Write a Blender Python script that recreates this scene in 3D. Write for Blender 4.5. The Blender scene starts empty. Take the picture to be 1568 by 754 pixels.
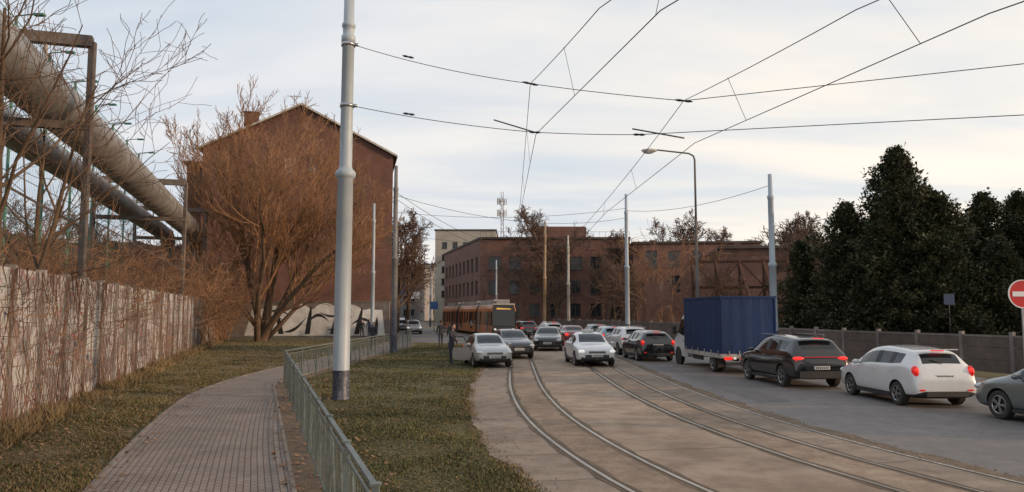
import bpy, math, random
import numpy as np
from mathutils import Vector, Matrix
random.seed(7); np.random.seed(7)
sc=bpy.context.scene
R=random.uniform

# ------------------------------------------------------------------ materials
def newmat(name):
    m=bpy.data.materials.new(name); m.use_nodes=True
    nt=m.node_tree; b=nt.nodes["Principled BSDF"]
    return m,nt,b
def N(nt,t,**k):
    n=nt.nodes.new(t)
    for a,v in k.items(): setattr(n,a,v)
    return n
def c4(c): return (c[0],c[1],c[2],1)
def M(name,c1,c2=None,scale=4,rough=.75,bump=0.,metal=0,mult=.3,stretch=(1,1,1),coat=0,coords='Object',emit=None,spec=None,lo=.35,hi=.65,big=.13,bdist=.02):
    m,nt,b=newmat(name)
    if c2 is None: c2=tuple(x*.8 for x in c1)
    tc=N(nt,'ShaderNodeTexCoord'); mp=N(nt,'ShaderNodeMapping'); mp.inputs['Scale'].default_value=stretch
    nt.links.new(tc.outputs[coords],mp.inputs[0])
    n1=N(nt,'ShaderNodeTexNoise'); n1.inputs['Scale'].default_value=scale; n1.inputs['Detail'].default_value=8; n1.inputs['Roughness'].default_value=.65
    nt.links.new(mp.outputs[0],n1.inputs['Vector'])
    r=N(nt,'ShaderNodeValToRGB'); r.color_ramp.elements[0].position=lo; r.color_ramp.elements[1].position=hi
    r.color_ramp.elements[0].color=c4(c1); r.color_ramp.elements[1].color=c4(c2)
    nt.links.new(n1.outputs['Fac'],r.inputs[0])
    n2=N(nt,'ShaderNodeTexNoise'); n2.inputs['Scale'].default_value=scale*big; n2.inputs['Detail'].default_value=4
    nt.links.new(tc.outputs[coords],n2.inputs['Vector'])
    mr=N(nt,'ShaderNodeMapRange'); mr.inputs[1].default_value=.3; mr.inputs[2].default_value=.7; mr.inputs[3].default_value=1-mult; mr.inputs[4].default_value=1+mult
    nt.links.new(n2.outputs['Fac'],mr.inputs[0])
    mx=N(nt,'ShaderNodeVectorMath',operation='SCALE'); nt.links.new(r.outputs[0],mx.inputs[0]); nt.links.new(mr.outputs[0],mx.inputs['Scale'])
    nt.links.new(mx.outputs[0],b.inputs['Base Color'])
    b.inputs['Roughness'].default_value=rough; b.inputs['Metallic'].default_value=metal
    if coat: b.inputs['Coat Weight'].default_value=coat; b.inputs['Coat Roughness'].default_value=.05
    if spec is not None: b.inputs['Specular IOR Level'].default_value=spec
    if bump:
        bp=N(nt,'ShaderNodeBump'); bp.inputs['Strength'].default_value=bump; bp.inputs['Distance'].default_value=bdist
        n3=N(nt,'ShaderNodeTexNoise'); n3.inputs['Scale'].default_value=scale*5; n3.inputs['Detail'].default_value=5
        nt.links.new(mp.outputs[0],n3.inputs['Vector']); nt.links.new(n3.outputs['Fac'],bp.inputs['Height']); nt.links.new(bp.outputs[0],b.inputs['Normal'])
    if emit:
        b.inputs['Emission Color'].default_value=c4(emit[0]); b.inputs['Emission Strength'].default_value=emit[1]
    return m
def brickmat(name,c1,c2,mortar,bw=.25,bh=.075,ms=.012,uv=False,offset=.5,mult=.35,rough=.9,bump=.4,patch=None,nscale=.5):
    m,nt,b=newmat(name)
    tc=N(nt,'ShaderNodeTexCoord')
    if uv: vec=tc.outputs['UV']
    else:
        sp=N(nt,'ShaderNodeSeparateXYZ'); nt.links.new(tc.outputs['Object'],sp.inputs[0])
        ad=N(nt,'ShaderNodeMath',operation='ADD'); nt.links.new(sp.outputs[0],ad.inputs[0]); nt.links.new(sp.outputs[1],ad.inputs[1])
        cb=N(nt,'ShaderNodeCombineXYZ'); nt.links.new(ad.outputs[0],cb.inputs[0]); nt.links.new(sp.outputs[2],cb.inputs[1]); vec=cb.outputs[0]
    br=N(nt,'ShaderNodeTexBrick'); br.offset=offset
    br.inputs['Color1'].default_value=c4(c1); br.inputs['Color2'].default_value=c4(c2); br.inputs['Mortar'].default_value=c4(mortar)
    br.inputs['Scale'].default_value=1; br.inputs['Brick Width'].default_value=bw; br.inputs['Row Height'].default_value=bh; br.inputs['Mortar Size'].default_value=ms
    nt.links.new(vec,br.inputs['Vector'])
    n2=N(nt,'ShaderNodeTexNoise'); n2.inputs['Scale'].default_value=nscale; n2.inputs['Detail'].default_value=8; n2.inputs['Roughness'].default_value=.7
    nt.links.new(tc.outputs['Object'],n2.inputs['Vector'])
    mr=N(nt,'ShaderNodeMapRange'); mr.inputs[1].default_value=.3; mr.inputs[2].default_value=.7; mr.inputs[3].default_value=1-mult; mr.inputs[4].default_value=1+mult
    nt.links.new(n2.outputs['Fac'],mr.inputs[0])
    mx=N(nt,'ShaderNodeVectorMath',operation='SCALE'); nt.links.new(br.outputs[0],mx.inputs[0]); nt.links.new(mr.outputs[0],mx.inputs['Scale'])
    out=mx.outputs[0]
    if patch:
        n4=N(nt,'ShaderNodeTexNoise'); n4.inputs['Scale'].default_value=patch[1]; n4.inputs['Detail'].default_value=6; nt.links.new(tc.outputs['Object'],n4.inputs['Vector'])
        rr=N(nt,'ShaderNodeMapRange'); rr.inputs[1].default_value=patch[2]; rr.inputs[2].default_value=patch[2]+.06; nt.links.new(n4.outputs['Fac'],rr.inputs[0])
        mm=N(nt,'ShaderNodeMix',data_type='RGBA'); nt.links.new(rr.outputs[0],mm.inputs[0]); nt.links.new(out,mm.inputs[6]); mm.inputs[7].default_value=c4(patch[0]); out=mm.outputs[2]
    nt.links.new(out,b.inputs['Base Color']); b.inputs['Roughness'].default_value=rough
    bp=N(nt,'ShaderNodeBump'); bp.inputs['Strength'].default_value=bump; bp.inputs['Distance'].default_value=.01; bp.invert=True
    nt.links.new(br.outputs['Fac'],bp.inputs['Height']); nt.links.new(bp.outputs[0],b.inputs['Normal'])
    return m

m_ground=M('grass_ground',(.078,.070,.030),(.125,.10,.048),scale=1.2,rough=1,bump=.8,mult=.35,bdist=.05)
m_verge=M('dry_verge',(.09,.073,.035),(.16,.115,.062),scale=1.6,rough=1,bump=.9,mult=.3,bdist=.05)
m_grassA=M('grass_blades',(.074,.080,.030),(.125,.112,.046),scale=.9,rough=.9,mult=.4)
m_grassB=M('dry_grass_blades',(.145,.105,.052),(.22,.16,.085),scale=.9,rough=.9,mult=.3)
m_paver=brickmat('pavers',(.22,.172,.148),(.26,.208,.18),(.085,.066,.055),bw=.2,bh=.1,ms=.009,uv=True,mult=.25,nscale=.7)
m_dirt=M('dirt',(.10,.07,.047),(.17,.12,.08),scale=3,rough=1,bump=.8,mult=.3)
m_slab=M('track_middle',(.22,.158,.112),(.33,.252,.188),scale=1.1,rough=.9,bump=.5,mult=.28,lo=.4,hi=.6)
m_slab2=M('track_centre',(.17,.117,.08),(.29,.215,.155),scale=2.1,rough=.92,bump=.8,mult=.3)
m_bedside=M('track_side',(.28,.218,.17),(.175,.132,.098),scale=2.2,rough=.92,bump=.6,mult=.25)
m_asph=M('asphalt',(.122,.109,.104),(.168,.151,.144),scale=2.5,rough=.75,bump=.35,mult=.2,big=.08,bdist=.006)
m_asphp=M('asphalt_patch',(.115,.104,.099),(.148,.133,.126),scale=3,rough=.8,bump=.35,mult=.15,bdist=.006)
m_line=M('worn_white_paint',(.45,.42,.38),(.19,.17,.15),scale=9,rough=.8,mult=.15)
m_rail=M('rail_steel',(.42,.36,.30),(.30,.25,.20),scale=3,rough=.32,metal=.85)
m_groove=M('rail_groove',(.035,.028,.022),(.06,.045,.035),scale=8,rough=.9)
m_crack=M('crack_filler',(.09,.07,.055),(.13,.10,.08),scale=8,rough=.9)
m_kerb=M('kerb_concrete',(.24,.21,.185),(.16,.135,.115),scale=3,rough=.9,bump=.4)
m_conc=M('concrete',(.24,.215,.20),(.15,.13,.12),scale=2,rough=.95,bump=.5,mult=.3)
m_brick=brickmat('brick_red',(.125,.052,.037),(.16,.071,.05),(.12,.075,.06),patch=((.10,.062,.048),.35,.58))
m_brick2=brickmat('brick_far',(.16,.073,.055),(.20,.093,.072),(.15,.10,.08))
m_brick3=brickmat('brick_ruin',(.12,.055,.04),(.17,.08,.057),(.11,.08,.065),patch=((.2,.15,.12),.5,.6))
m_roof=M('roof_tar',(.06,.045,.04),(.09,.07,.06),scale=2,rough=.9)
m_trim=M('light_trim',(.45,.42,.38),(.33,.30,.27),scale=3,rough=.7)
m_cream=M('cream_plaster',(.42,.39,.33),(.34,.31,.27),scale=.6,rough=.9,mult=.12)
m_greypl=M('grey_plaster',(.28,.27,.27),(.20,.19,.19),scale=.6,rough=.9,mult=.15)
m_win=M('window_glass',(.02,.022,.026),(.04,.042,.045),scale=1,rough=.12,spec=.5)
m_wframe=M('window_frame',(.13,.11,.10),scale=5,rough=.6)
m_bark=M('bark',(.075,.05,.032),(.13,.085,.055),scale=9,rough=1,stretch=(1,1,.25),bump=.6)
m_twig=M('twig_orange',(.32,.175,.09),(.22,.115,.06),scale=3,rough=.85)
m_twigd=M('twig_brown',(.10,.062,.045),(.15,.09,.06),scale=3,rough=.9)
m_vine=M('vine',(.10,.05,.04),(.16,.09,.06),scale=3,rough=.9)
m_needle=M('conifer_needles',(.026,.036,.016),(.080,.076,.030),scale=.9,rough=.85,mult=.5)
m_pole=M('pole_paint',(.36,.42,.47),(.30,.345,.39),scale=2.5,rough=.45,mult=.12,stretch=(1,1,.3))
m_poled=M('pole_base_dark',(.035,.045,.075),(.12,.12,.14),scale=14,rough=.5,lo=.5,hi=.56)
m_poleo=M('pole_sunlit_orange',(.34,.23,.13),(.24,.16,.10),scale=3,rough=.6)  # pole lit orange by low sun: the warm light is painted into the base colour
m_fence=M('railing_paint',(.15,.175,.165),(.09,.11,.105),scale=7,rough=.5,mult=.2)
m_wire=M('wire',(.03,.03,.032),rough=.6)
m_pipe=M('pipe_cladding',(.34,.33,.32),(.22,.21,.20),scale=1.2,rough=.45,metal=.35,mult=.3,stretch=(1,1,2),bump=.15)
m_rust=M('rusty_steel',(.11,.045,.025),(.06,.03,.02),scale=4,rough=.9,mult=.3)
m_green=M('green_steel',(.05,.20,.15),(.04,.14,.11),scale=3,rough=.5)
m_white=M('white_paint_wall',(.74,.73,.72),(.55,.54,.53),scale=1.5,rough=.8)
m_blk=M('black_plastic',(.02,.02,.022),(.03,.03,.032),scale=8,rough=.55)
m_tyre=M('tyre',(.025,.024,.023),(.045,.04,.037),scale=8,rough=.9)
m_rim=M('alloy',(.45,.45,.46),(.35,.35,.36),scale=3,rough=.3,metal=.9)
m_glass=M('car_glass',(.008,.010,.012),(.014,.016,.018),scale=2,rough=.04,spec=.6)
m_red=M('tail_light',(.4,.01,.01),(.3,.01,.01),rough=.2,emit=((1,.03,.02),.35))
m_brk=M('brake_light',(.5,.015,.015),(.4,.015,.015),rough=.2,emit=((1,.035,.02),.95))
m_head=M('head_light',(.7,.7,.7),(.6,.6,.6),rough=.08,emit=((1,.95,.85),.4))
m_headoff=M('head_light_off',(.5,.5,.5),(.4,.4,.42),rough=.08,metal=.3)
m_plate=M('number_plate',(.6,.6,.58),(.5,.5,.48),scale=5,rough=.4)
def paint(n,c,rough=.22,metal=.0,dirt=.12): return M('paint_'+n,c,tuple(x*.88+.003 for x in c),scale=1.5,rough=rough,metal=metal,coat=.8,mult=dirt)
P_white=paint('white',(.66,.66,.66)); P_black=paint('black',(.007,.007,.009),rough=.15); P_silver=paint('silver',(.42,.42,.41),metal=.4)
P_grey=paint('grey',(.17,.19,.185),metal=.3); P_dark=paint('dark',(.018,.022,.03)); P_red=paint('red',(.12,.012,.012)); P_blue=paint('bluegrey',(.16,.24,.30),metal=.3)
m_tarp=M('blue_tarpaulin',(.005,.022,.075),(.008,.028,.095),scale=1.2,rough=.6,bump=.3,stretch=(1,1,.5),bdist=.05,spec=.3)
m_orange=M('tram_orange',(.52,.18,.04),(.43,.13,.03),scale=2,rough=.4,coat=.2)
m_sred=M('sign_red',(.55,.02,.02),(.5,.02,.02),scale=3,rough=.35)
m_swhite=M('sign_white',(.75,.75,.75),(.7,.7,.7),scale=3,rough=.35)
m_sblue=M('sign_blue',(.03,.12,.35),(.03,.10,.3),scale=3,rough=.4)
m_skin=M('skin',(.45,.27,.2),rough=.6); m_hair=M('hair',(.03,.02,.015),rough=.8)
m_jkt=M('jacket_dark',(.025,.027,.035),(.04,.04,.05),scale=6,rough=.9); m_jkt2=M('jacket_navy',(.02,.04,.09),(.03,.05,.11),scale=6,rough=.9); m_jkt3=M('jacket_tan',(.05,.04,.034),(.04,.032,.03),scale=6,rough=.9)
m_jean=M('trousers',(.03,.035,.05),(.045,.05,.07),scale=6,rough=.9)

# ------------------------------------------------------------------ mesh builder
class MB:
    def __init__(s): s.v=[];s.f=[];s.m=[]
    def quad(s,pts,m=0):
        i=len(s.v); s.v+= [tuple(p) for p in pts]; s.f.append(tuple(range(i,i+len(pts)))); s.m.append(m)
    def box(s,c,sz,m=0,rz=0,mat=None):
        i=len(s.v); hx,hy,hz=sz[0]/2,sz[1]/2,sz[2]/2; ca,sa=math.cos(rz),math.sin(rz)
        for x,y,z in ((-hx,-hy,-hz),(hx,-hy,-hz),(hx,hy,-hz),(-hx,hy,-hz),(-hx,-hy,hz),(hx,-hy,hz),(hx,hy,hz),(-hx,hy,hz)):
            s.v.append((c[0]+x*ca-y*sa,c[1]+x*sa+y*ca,c[2]+z))
        for q in ((0,3,2,1),(4,5,6,7),(0,1,5,4),(1,2,6,5),(2,3,7,6),(3,0,4,7)):
            s.f.append(tuple(i+k for k in q)); s.m.append(m)
    def beam(s,a,b,w,h,m=0):
        a=Vector(a);b=Vector(b);d=(b-a).normalized(); up=Vector((0,0,1)) if abs(d.z)<.95 else Vector((0,1,0))
        x=d.cross(up).normalized(); y=x.cross(d); i=len(s.v)
        for p in (a,b):
            for q in ((-w/2,-h/2),(w/2,-h/2),(w/2,h/2),(-w/2,h/2)): s.v.append(tuple(p+x*q[0]+y*q[1]))
        for q in ((0,1,2,3),(7,6,5,4),(0,4,5,1),(1,5,6,2),(2,6,7,3),(3,7,4,0)):
            s.f.append(tuple(i+k for k in q)); s.m.append(m)
    def tube(s,pts,rad,n=8,m=0,cap=True):
        pts=[Vector(p) for p in pts]
        if not hasattr(rad,'__len__'): rad=[rad]*len(pts)
        d=(pts[1]-pts[0]).normalized(); u=d.orthogonal().normalized(); i0=len(s.v)
        for k,p in enumerate(pts):
            if k<len(pts)-1: dd=(pts[k+1]-p)
            else: dd=p-pts[k-1]
            if 0<k<len(pts)-1: dd=(pts[k+1]-p).normalized()+(p-pts[k-1]).normalized()
            if dd.length<1e-9: dd=d
            dd.normalize(); u=(u-dd*u.dot(dd)); 
            if u.length<1e-6: u=dd.orthogonal()
            u.normalize(); w=dd.cross(u)
            for j in range(n):
                a=2*math.pi*j/n; q=p+(u*math.cos(a)+w*math.sin(a))*rad[k]; s.v.append((q.x,q.y,q.z))
        for k in range(len(pts)-1):
            a=i0+k*n
            for j in range(n):
                jj=(j+1)%n; s.f.append((a+j,a+jj,a+n+jj,a+n+j)); s.m.append(m)
        if cap and n>3:
            s.f.append(tuple(i0+j for j in range(n-1,-1,-1))); s.m.append(m)
            e=i0+(len(pts)-1)*n; s.f.append(tuple(e+j for j in range(n))); s.m.append(m)
    def lathe(s,prof,n=24,m=0,axis='z',c=(0,0,0)):
        i0=len(s.v)
        for r,h in prof:
            for j in range(n):
                a=2*math.pi*j/n; x,y=r*math.cos(a),r*math.sin(a)
                if axis=='z': p=(x,y,h)
                elif axis=='x': p=(h,x,y)
                else: p=(x,h,y)
                s.v.append((c[0]+p[0],c[1]+p[1],c[2]+p[2]))
        for k in range(len(prof)-1):
            a=i0+k*n
            for j in range(n):
                jj=(j+1)%n; s.f.append((a+j,a+jj,a+n+jj,a+n+j)); s.m.append(m)
    def ell(s,c,r,m=0,n=12,k=8):
        s.lathe([(max(.001,math.sin(math.pi*i/k)),-math.cos(math.pi*i/k)) for i in range(k+1)],n,m)
        cnt=n*(k+1)
        for i in range(len(s.v)-cnt,len(s.v)):
            v=s.v[i]; s.v[i]=(c[0]+v[0]*r[0],c[1]+v[1]*r[1],c[2]+v[2]*r[2])
    def mesh(s,name,mats,smooth=False):
        me=bpy.data.meshes.new(name); me.from_pydata(s.v,[],s.f)
        for m in mats: me.materials.append(m)
        me.polygons.foreach_set('material_index',s.m)
        if smooth: me.polygons.foreach_set('use_smooth',[True]*len(s.f))
        me.update(); return me
    def obj(s,name,mats,loc=(0,0,0),rz=0,parent=None,smooth=False,bevel=0):
        o=bpy.data.objects.new(name,s.mesh(name,mats,smooth)); sc.collection.objects.link(o)
        o.location=loc; o.rotation_euler=(0,0,rz)
        if parent: o.parent=parent
        if bevel:
            b=o.modifiers.new('b','BEVEL'); b.width=bevel; b.segments=2; b.limit_method='ANGLE'
        return o
def empty(name,loc=(0,0,0),rz=0):
    o=bpy.data.objects.new(name,None); sc.collection.objects.link(o); o.location=loc; o.rotation_euler=(0,0,rz); o.empty_display_size=.3; return o
def inst(name,me,loc,rz=0,s=1,parent=None):
    o=bpy.data.objects.new(name,me); sc.collection.objects.link(o); o.location=loc; o.rotation_euler=(0,0,rz)
    o.scale=(s,s,s) if not hasattr(s,'__len__') else s
    if parent: o.parent=parent
    return o

# ------------------------------------------------------------------ curves
def herm(px,py):
    px=list(px);py=list(py);n=len(px);t=[0]*n
    for i in range(n):
        a=max(i-1,0);b=min(i+1,n-1); t[i]=(py[b]-py[a])/(px[b]-px[a])
    def f(x):
        if x<=px[0]: return py[0]+(x-px[0])*t[0]
        if x>=px[-1]: return py[-1]+(x-px[-1])*t[-1]
        for i in range(n-1):
            if x<=px[i+1]: break
        h=px[i+1]-px[i];s=(x-px[i])/h
        return (2*s**3-3*s*s+1)*py[i]+(s**3-2*s*s+s)*h*t[i]+(-2*s**3+3*s*s)*py[i+1]+(s**3-s*s)*h*t[i+1]
    return f
TC=herm([-25,-10,0,5,10.3,14,18,23,28,38,50,60,69,80,98,130,160,260],[24,11.5,6.0,3.85,2.1,1.28,.76,.48,.42,.42,.3,-.1,-.9,-3,-7.9,-15.8,-23,-47])
def TP(y,off):
    e=.1; t=(TC(y+e)-TC(y-e))/(2*e); l=math.sqrt(1+t*t)
    return (TC(y)+off/l, y-off*t/l)
kerbR=herm([-20,15,25,35,45,60,80,130,260],[13.3,13.2,12.7,11.8,10.4,9.2,9,8,8])
def rng(a,b,s): 
    n=max(1,int((b-a)/s)); return [a+(b-a)*i/n for i in range(n+1)]
def ribbon(name,ys,fl,fr,z,mat,nac=2):
    v=[];f=[];uv=[];s=0;last=None
    for y in ys:
        a=fl(y);b=fr(y); c=((a[0]+b[0])/2,(a[1]+b[1])/2)
        if last: s+=math.hypot(c[0]-last[0],c[1]-last[1])
        last=c; w=math.hypot(b[0]-a[0],b[1]-a[1])
        for k in range(nac+1):
            t=k/nac; v.append((a[0]+(b[0]-a[0])*t,a[1]+(b[1]-a[1])*t,z)); uv.append((s,w*t))
    n=nac+1
    for i in range(len(ys)-1):
        for k in range(nac): f.append((i*n+k,i*n+k+1,(i+1)*n+k+1,(i+1)*n+k))
    me=bpy.data.meshes.new(name); me.from_pydata(v,[],f); me.materials.append(mat)
    ul=me.uv_layers.new(name='UVMap')
    for p in me.polygons:
        for li in p.loop_indices: ul.data[li].uv=uv[me.loops[li].vertex_index]
    o=bpy.data.objects.new(name,me); sc.collection.objects.link(o); return o
def strip(ys,a,b,z,mat,name,nac=1): return ribbon(name,ys,lambda y:TP(y,a(y) if callable(a) else a),lambda y:TP(y,b(y) if callable(b) else b),z,mat,nac)
def jit(amp,f=1.0,ph=0): return lambda y: amp*(math.sin(y*1.7*f+ph)+.6*math.sin(y*4.1*f+1+ph)+.4*math.sin(y*9.3*f+2+ph))

# ------------------------------------------------------------------ ground
g=MB(); S=900
g.quad([(-S,-S,0),(S,-S,0),(S,S,0),(-S,S,0)]); g.obj('ground',[m_ground])
def wallX(y): return -5.62-.307*y
def railX(y): return .9-.335*y if y<25.4 else herm([25.4,40,54,75,100],[-7.61,-7.4,-7.1,-9.5,-15])(y)
pathL=herm([-8,3,10.3,14,18.6,22.2,27,33,60,75,100,150],[.5,-3.2,-5.7,-6.96,-8.4,-9.35,-10.0,-10.1,-9.9,-12,-17.5,-30])
ys=rng(-8,110,.8)
ribbon('sidewalk',ys,lambda y:(pathL(y),y),lambda y:(railX(y)-.36 ,y),.012,m_paver,3)
ribbon('verge',rng(-6,62,.8),lambda y:(wallX(y)+.05,y),lambda y:(pathL(y)-.04,y),.004,m_verge,6)
kb=MB()
for sgn,fx in ((0,lambda y:pathL(y)),(1,lambda y:railX(y)-.36)):
    yy=rng(-6,90,1.0)
    for i in range(len(yy)-1):
        a=(fx(yy[i]),yy[i]);b=(fx(yy[i+1]),yy[i+1]-.02)
        kb.beam((a[0],a[1],-.02+R(0,.012)),(b[0],b[1],-.02+R(0,.012)),.06,.09)
kb.obj('path_edging',[m_kerb])
ribbon('dirt_strip',rng(-6,56,.4),lambda y:(railX(y)-.33,y),lambda y:(railX(y)+.12+.12*math.sin(y*2.3)+.06*math.sin(y*7),y),.006,m_dirt,1)
YS=rng(-24,250,1.0)
J=jit(.07)
strip(rng(-24,250,.3),lambda y:-1.75+J(y)+.0*y,lambda y:-.56,.008,m_bedside,'track_bed_side',2)
strip(YS,-.56,.56,.012,m_slab2,'track_bed',2)
strip(YS,.56,2.85,.010,m_slab,'track_bed_middle',2)
strip(YS,2.85,4.05,.012,m_slab2,'track_bed',2)
strip(YS,4.05,5.0,.008,m_bedside,'track_bed_side',1)
J2=jit(.07,1.3,2)
strip(rng(-24,250,.4),lambda y:5.0,lambda y:5.38+(J2(y) if y<60 else 0),.014,m_dirt,'dirt_strip',1)
strip(YS,4.93,5.0,.018,m_line,'lane_marking',1)
strip(rng(-24,250,.8),5.3,lambda y:kerbR(y),.010,m_asph,'road',6)
strip(rng(56,250,1),lambda y:-8.5 if y>62 else -1.8-6.7*(y-56)/6,-1.7,.006,m_asph,'road',3)
for off in (-.5,.5,2.95,3.95):
    strip(YS,off-.035,off+.035,.022,m_rail,'tram_rail')
    strip(YS,off+.036,off+.085,.016,m_groove,'rail_groove')
    k=jit(.022,1.6,off); strip(rng(-20,120,.3),lambda y:off-.11+k(y),lambda y:off+.15+k(y+5),.0142,m_dirt,'rail_side_dirt')
jn=MB()
y=8.5
while y<60:
    for a,b in ((.62,2.8),(4.1,4.95),(-1.65,-.6)):
        if random.random()<.5:
            p=[TP(y+R(-.04,.04),a+(b-a)*t/6) for t in range(7)]
            for q,r_ in zip(p,p[1:]): jn.quad([(q[0],q[1]-.008,.0165),(r_[0],r_[1]-.008,.0165),(r_[0],r_[1]+.008,.0165),(q[0],q[1]+.008,.0165)])
    y+=R(1.6,3.2)
for i in range(22):
    y=R(9,40); o_=R(5.8,12); x,yy_=TP(y,o_); a=R(.8,2.3); a0=a
    for k in range(random.randint(12,30)):
        a=a0+R(-.7,.7); nx,ny=x+.16*math.cos(a),yy_+.16*math.sin(a); w=.004
        jn.quad([(x-w,yy_-w,.0162),(x+w,yy_-w,.0162),(nx+w,ny+w,.0162),(nx-w,ny+w,.0162)]); x,yy_=nx,ny
jn.obj('pavement_joints',[m_crack])
for y0 in range(60,150,6): strip(rng(y0,y0+3,1),8.2-1.6,8.2-1.48,.0146,m_line,'lane_marking')
kk_=jit(.03,2,3); strip(rng(20,33,.4),lambda y:6.0+kk_(y),lambda y:6.9+kk_(y+3),.0145,m_asphp,'road_patch')
st=MB()
for i in range(700):
    y=8*(40/8)**random.random(); o_=random.choice([R(-1.75,-1.2),R(4.95,5.45),R(5.0,5.45),R(-1.9,-1.5)]); x,yy_=TP(y,o_); r=R(.005,.014)
    st.box((x,yy_,.016+r*.3),(r*2,r*R(1,2),r*.8),random.randint(0,1),R(0,3))
st.obj('gravel_debris',[m_kerb,m_dirt])
kb=MB(); yy=rng(-10,140,1.2)
for i in range(len(yy)-1):
    a=TP(yy[i],kerbR(yy[i])+.075);b=TP(yy[i+1]-.02,kerbR(yy[i+1])+.075); kb.beam((a[0],a[1],.06),(b[0],b[1],.06),.15,.13)
kb.obj('kerb',[m_kerb])
strip(rng(-10,140,1.5),lambda y:kerbR(y)+.15,lambda y:kerbR(y)+3.4,.115,m_paver,'pavement',2)

def blades(name,fa,fb,y0,y1,n,mat,h0,h1,w=.012,z=0):
    Y=y0*(y1/y0)**np.random.rand(n); 
    xa=np.array([fa(y) for y in Y]); xb=np.array([fb(y) for y in Y]); X=xa+(xb-xa)*np.random.rand(n)
    X+=np.random.randn(n)*.02
    cl=np.sin(X*3.1+np.sin(Y*1.3)*2)+np.sin(Y*2.3+X*.7)+np.sin(X*.9-Y*.5)
    h=(h0+(h1-h0)*np.random.rand(n))*np.clip(.75+.25*cl,.3,1.6); a=np.random.rand(n)*6.283; w_=w*(1+Y/20)
    dx=np.cos(a)*w_; dy=np.sin(a)*w_; lx=np.random.randn(n)*h*.55; ly=np.random.randn(n)*h*.55
    v=np.empty((n,3,3)); v[:,0]=np.stack([X-dx,Y-dy,np.zeros(n)+z],1); v[:,1]=np.stack([X+dx,Y+dy,np.zeros(n)+z],1); v[:,2]=np.stack([X+lx,Y+ly,h+z],1)
    me=bpy.data.meshes.new(name); me.vertices.add(3*n); me.vertices.foreach_set('co',v.reshape(-1)); me.loops.add(3*n); me.loops.foreach_set('vertex_index',np.arange(3*n,dtype=np.int32))
    me.polygons.add(n); me.polygons.foreach_set('loop_start',np.arange(0,3*n,3,dtype=np.int32)); me.polygons.foreach_set('loop_total',np.full(n,3,dtype=np.int32))
    me.materials.append(mat); me.update(); me.validate(); o=bpy.data.objects.new(name,me); sc.collection.objects.link(o)
blades('grass',lambda y:railX(y)+.15,lambda y:TC(y)-1.75,8,58,62000,m_grassA,.02,.06)
blades('dry_grass',lambda y:railX(y)+.1,lambda y:TC(y)-1.7,8,58,15000,m_grassB,.02,.05)
blades('grass',lambda y:wallX(y)+.1,lambda y:pathL(y)-.06,8,64,50000,m_grassA,.02,.07)
blades('dry_grass',lambda y:wallX(y)+.1,lambda y:pathL(y)-.02,8,64,30000,m_grassB,.02,.08)
blades('dry_grass',lambda y:wallX(y)+.05,lambda y:wallX(y)+.9,9,64,12000,m_grassB,.1,.35)
blades('dry_grass',lambda y:TC(y)-1.95,lambda y:TC(y)-1.6,8,58,5000,m_grassB,.02,.05)
lf=MB()
for i in range(2600):
    y=8*(50/8)**random.random(); a,b=(wallX(y)+.1,pathL(y)+.4) if random.random()<.6 else (railX(y)-.6,railX(y)+1.2)
    x=a+(b-a)*random.random(); r=R(.02,.05); an=R(0,6.3); t=R(-.4,.4)*r
    lf.quad([(x+r*math.cos(an+k*1.57)*(1 if k%2 else .6),y+r*math.sin(an+k*1.57),.025+(t if k<2 else -t)+.01) for k in range(4)])
lf.obj('fallen_leaves',[M('dead_leaf',(.16,.08,.04),(.26,.16,.09),scale=4,rough=.9)])

# ------------------------------------------------------------------ railing
rl=MB()
pts=[]
L1=math.hypot(.335,1)
y=5.7
while y<25.3: pts.append((railX(y),y)); y+=1.95/L1
pts.append((railX(25.4),25.4)); y=27.35
while y<54: pts.append((railX(y),y)); y+=1.95
for i,(x,y) in enumerate(pts):
    rl.box((x,y,.56),(.055,.055,1.12))
    rl.box((x,y,1.13),(.075,.075,.02))
for i in range(len(pts)-1):
    a=Vector((*pts[i],0));b=Vector((*pts[i+1],0)); d=(b-a).normalized(); a2=a+d*.05;b2=b-d*.05
    U=lambda p,z:(p.x,p.y,z)
    rl.beam(U(a,1.10),U(b,1.10),.05,.04)
    rl.beam(U(a2,.98),U(b2,.98),.025,.025); rl.beam(U(a2,.14),U(b2,.14),.025,.025)
    L=(b2-a2).length; n=11
    for k in range(1,n):
        p=a2+d*(L*k/n); rl.beam(U(p,.15),U(p,.97),.009,.009)
    for q in range(2):
        s=a2+d*(L*q/2); e=a2+d*(L*(q+1)/2); mid=(s+e)/2
        rl.beam(U(s,.15),U(mid,.97),.02,.012); rl.beam(U(mid,.97),U(e,.15),.02,.012)
rl.obj('pedestrian_railing',[m_fence])

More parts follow.
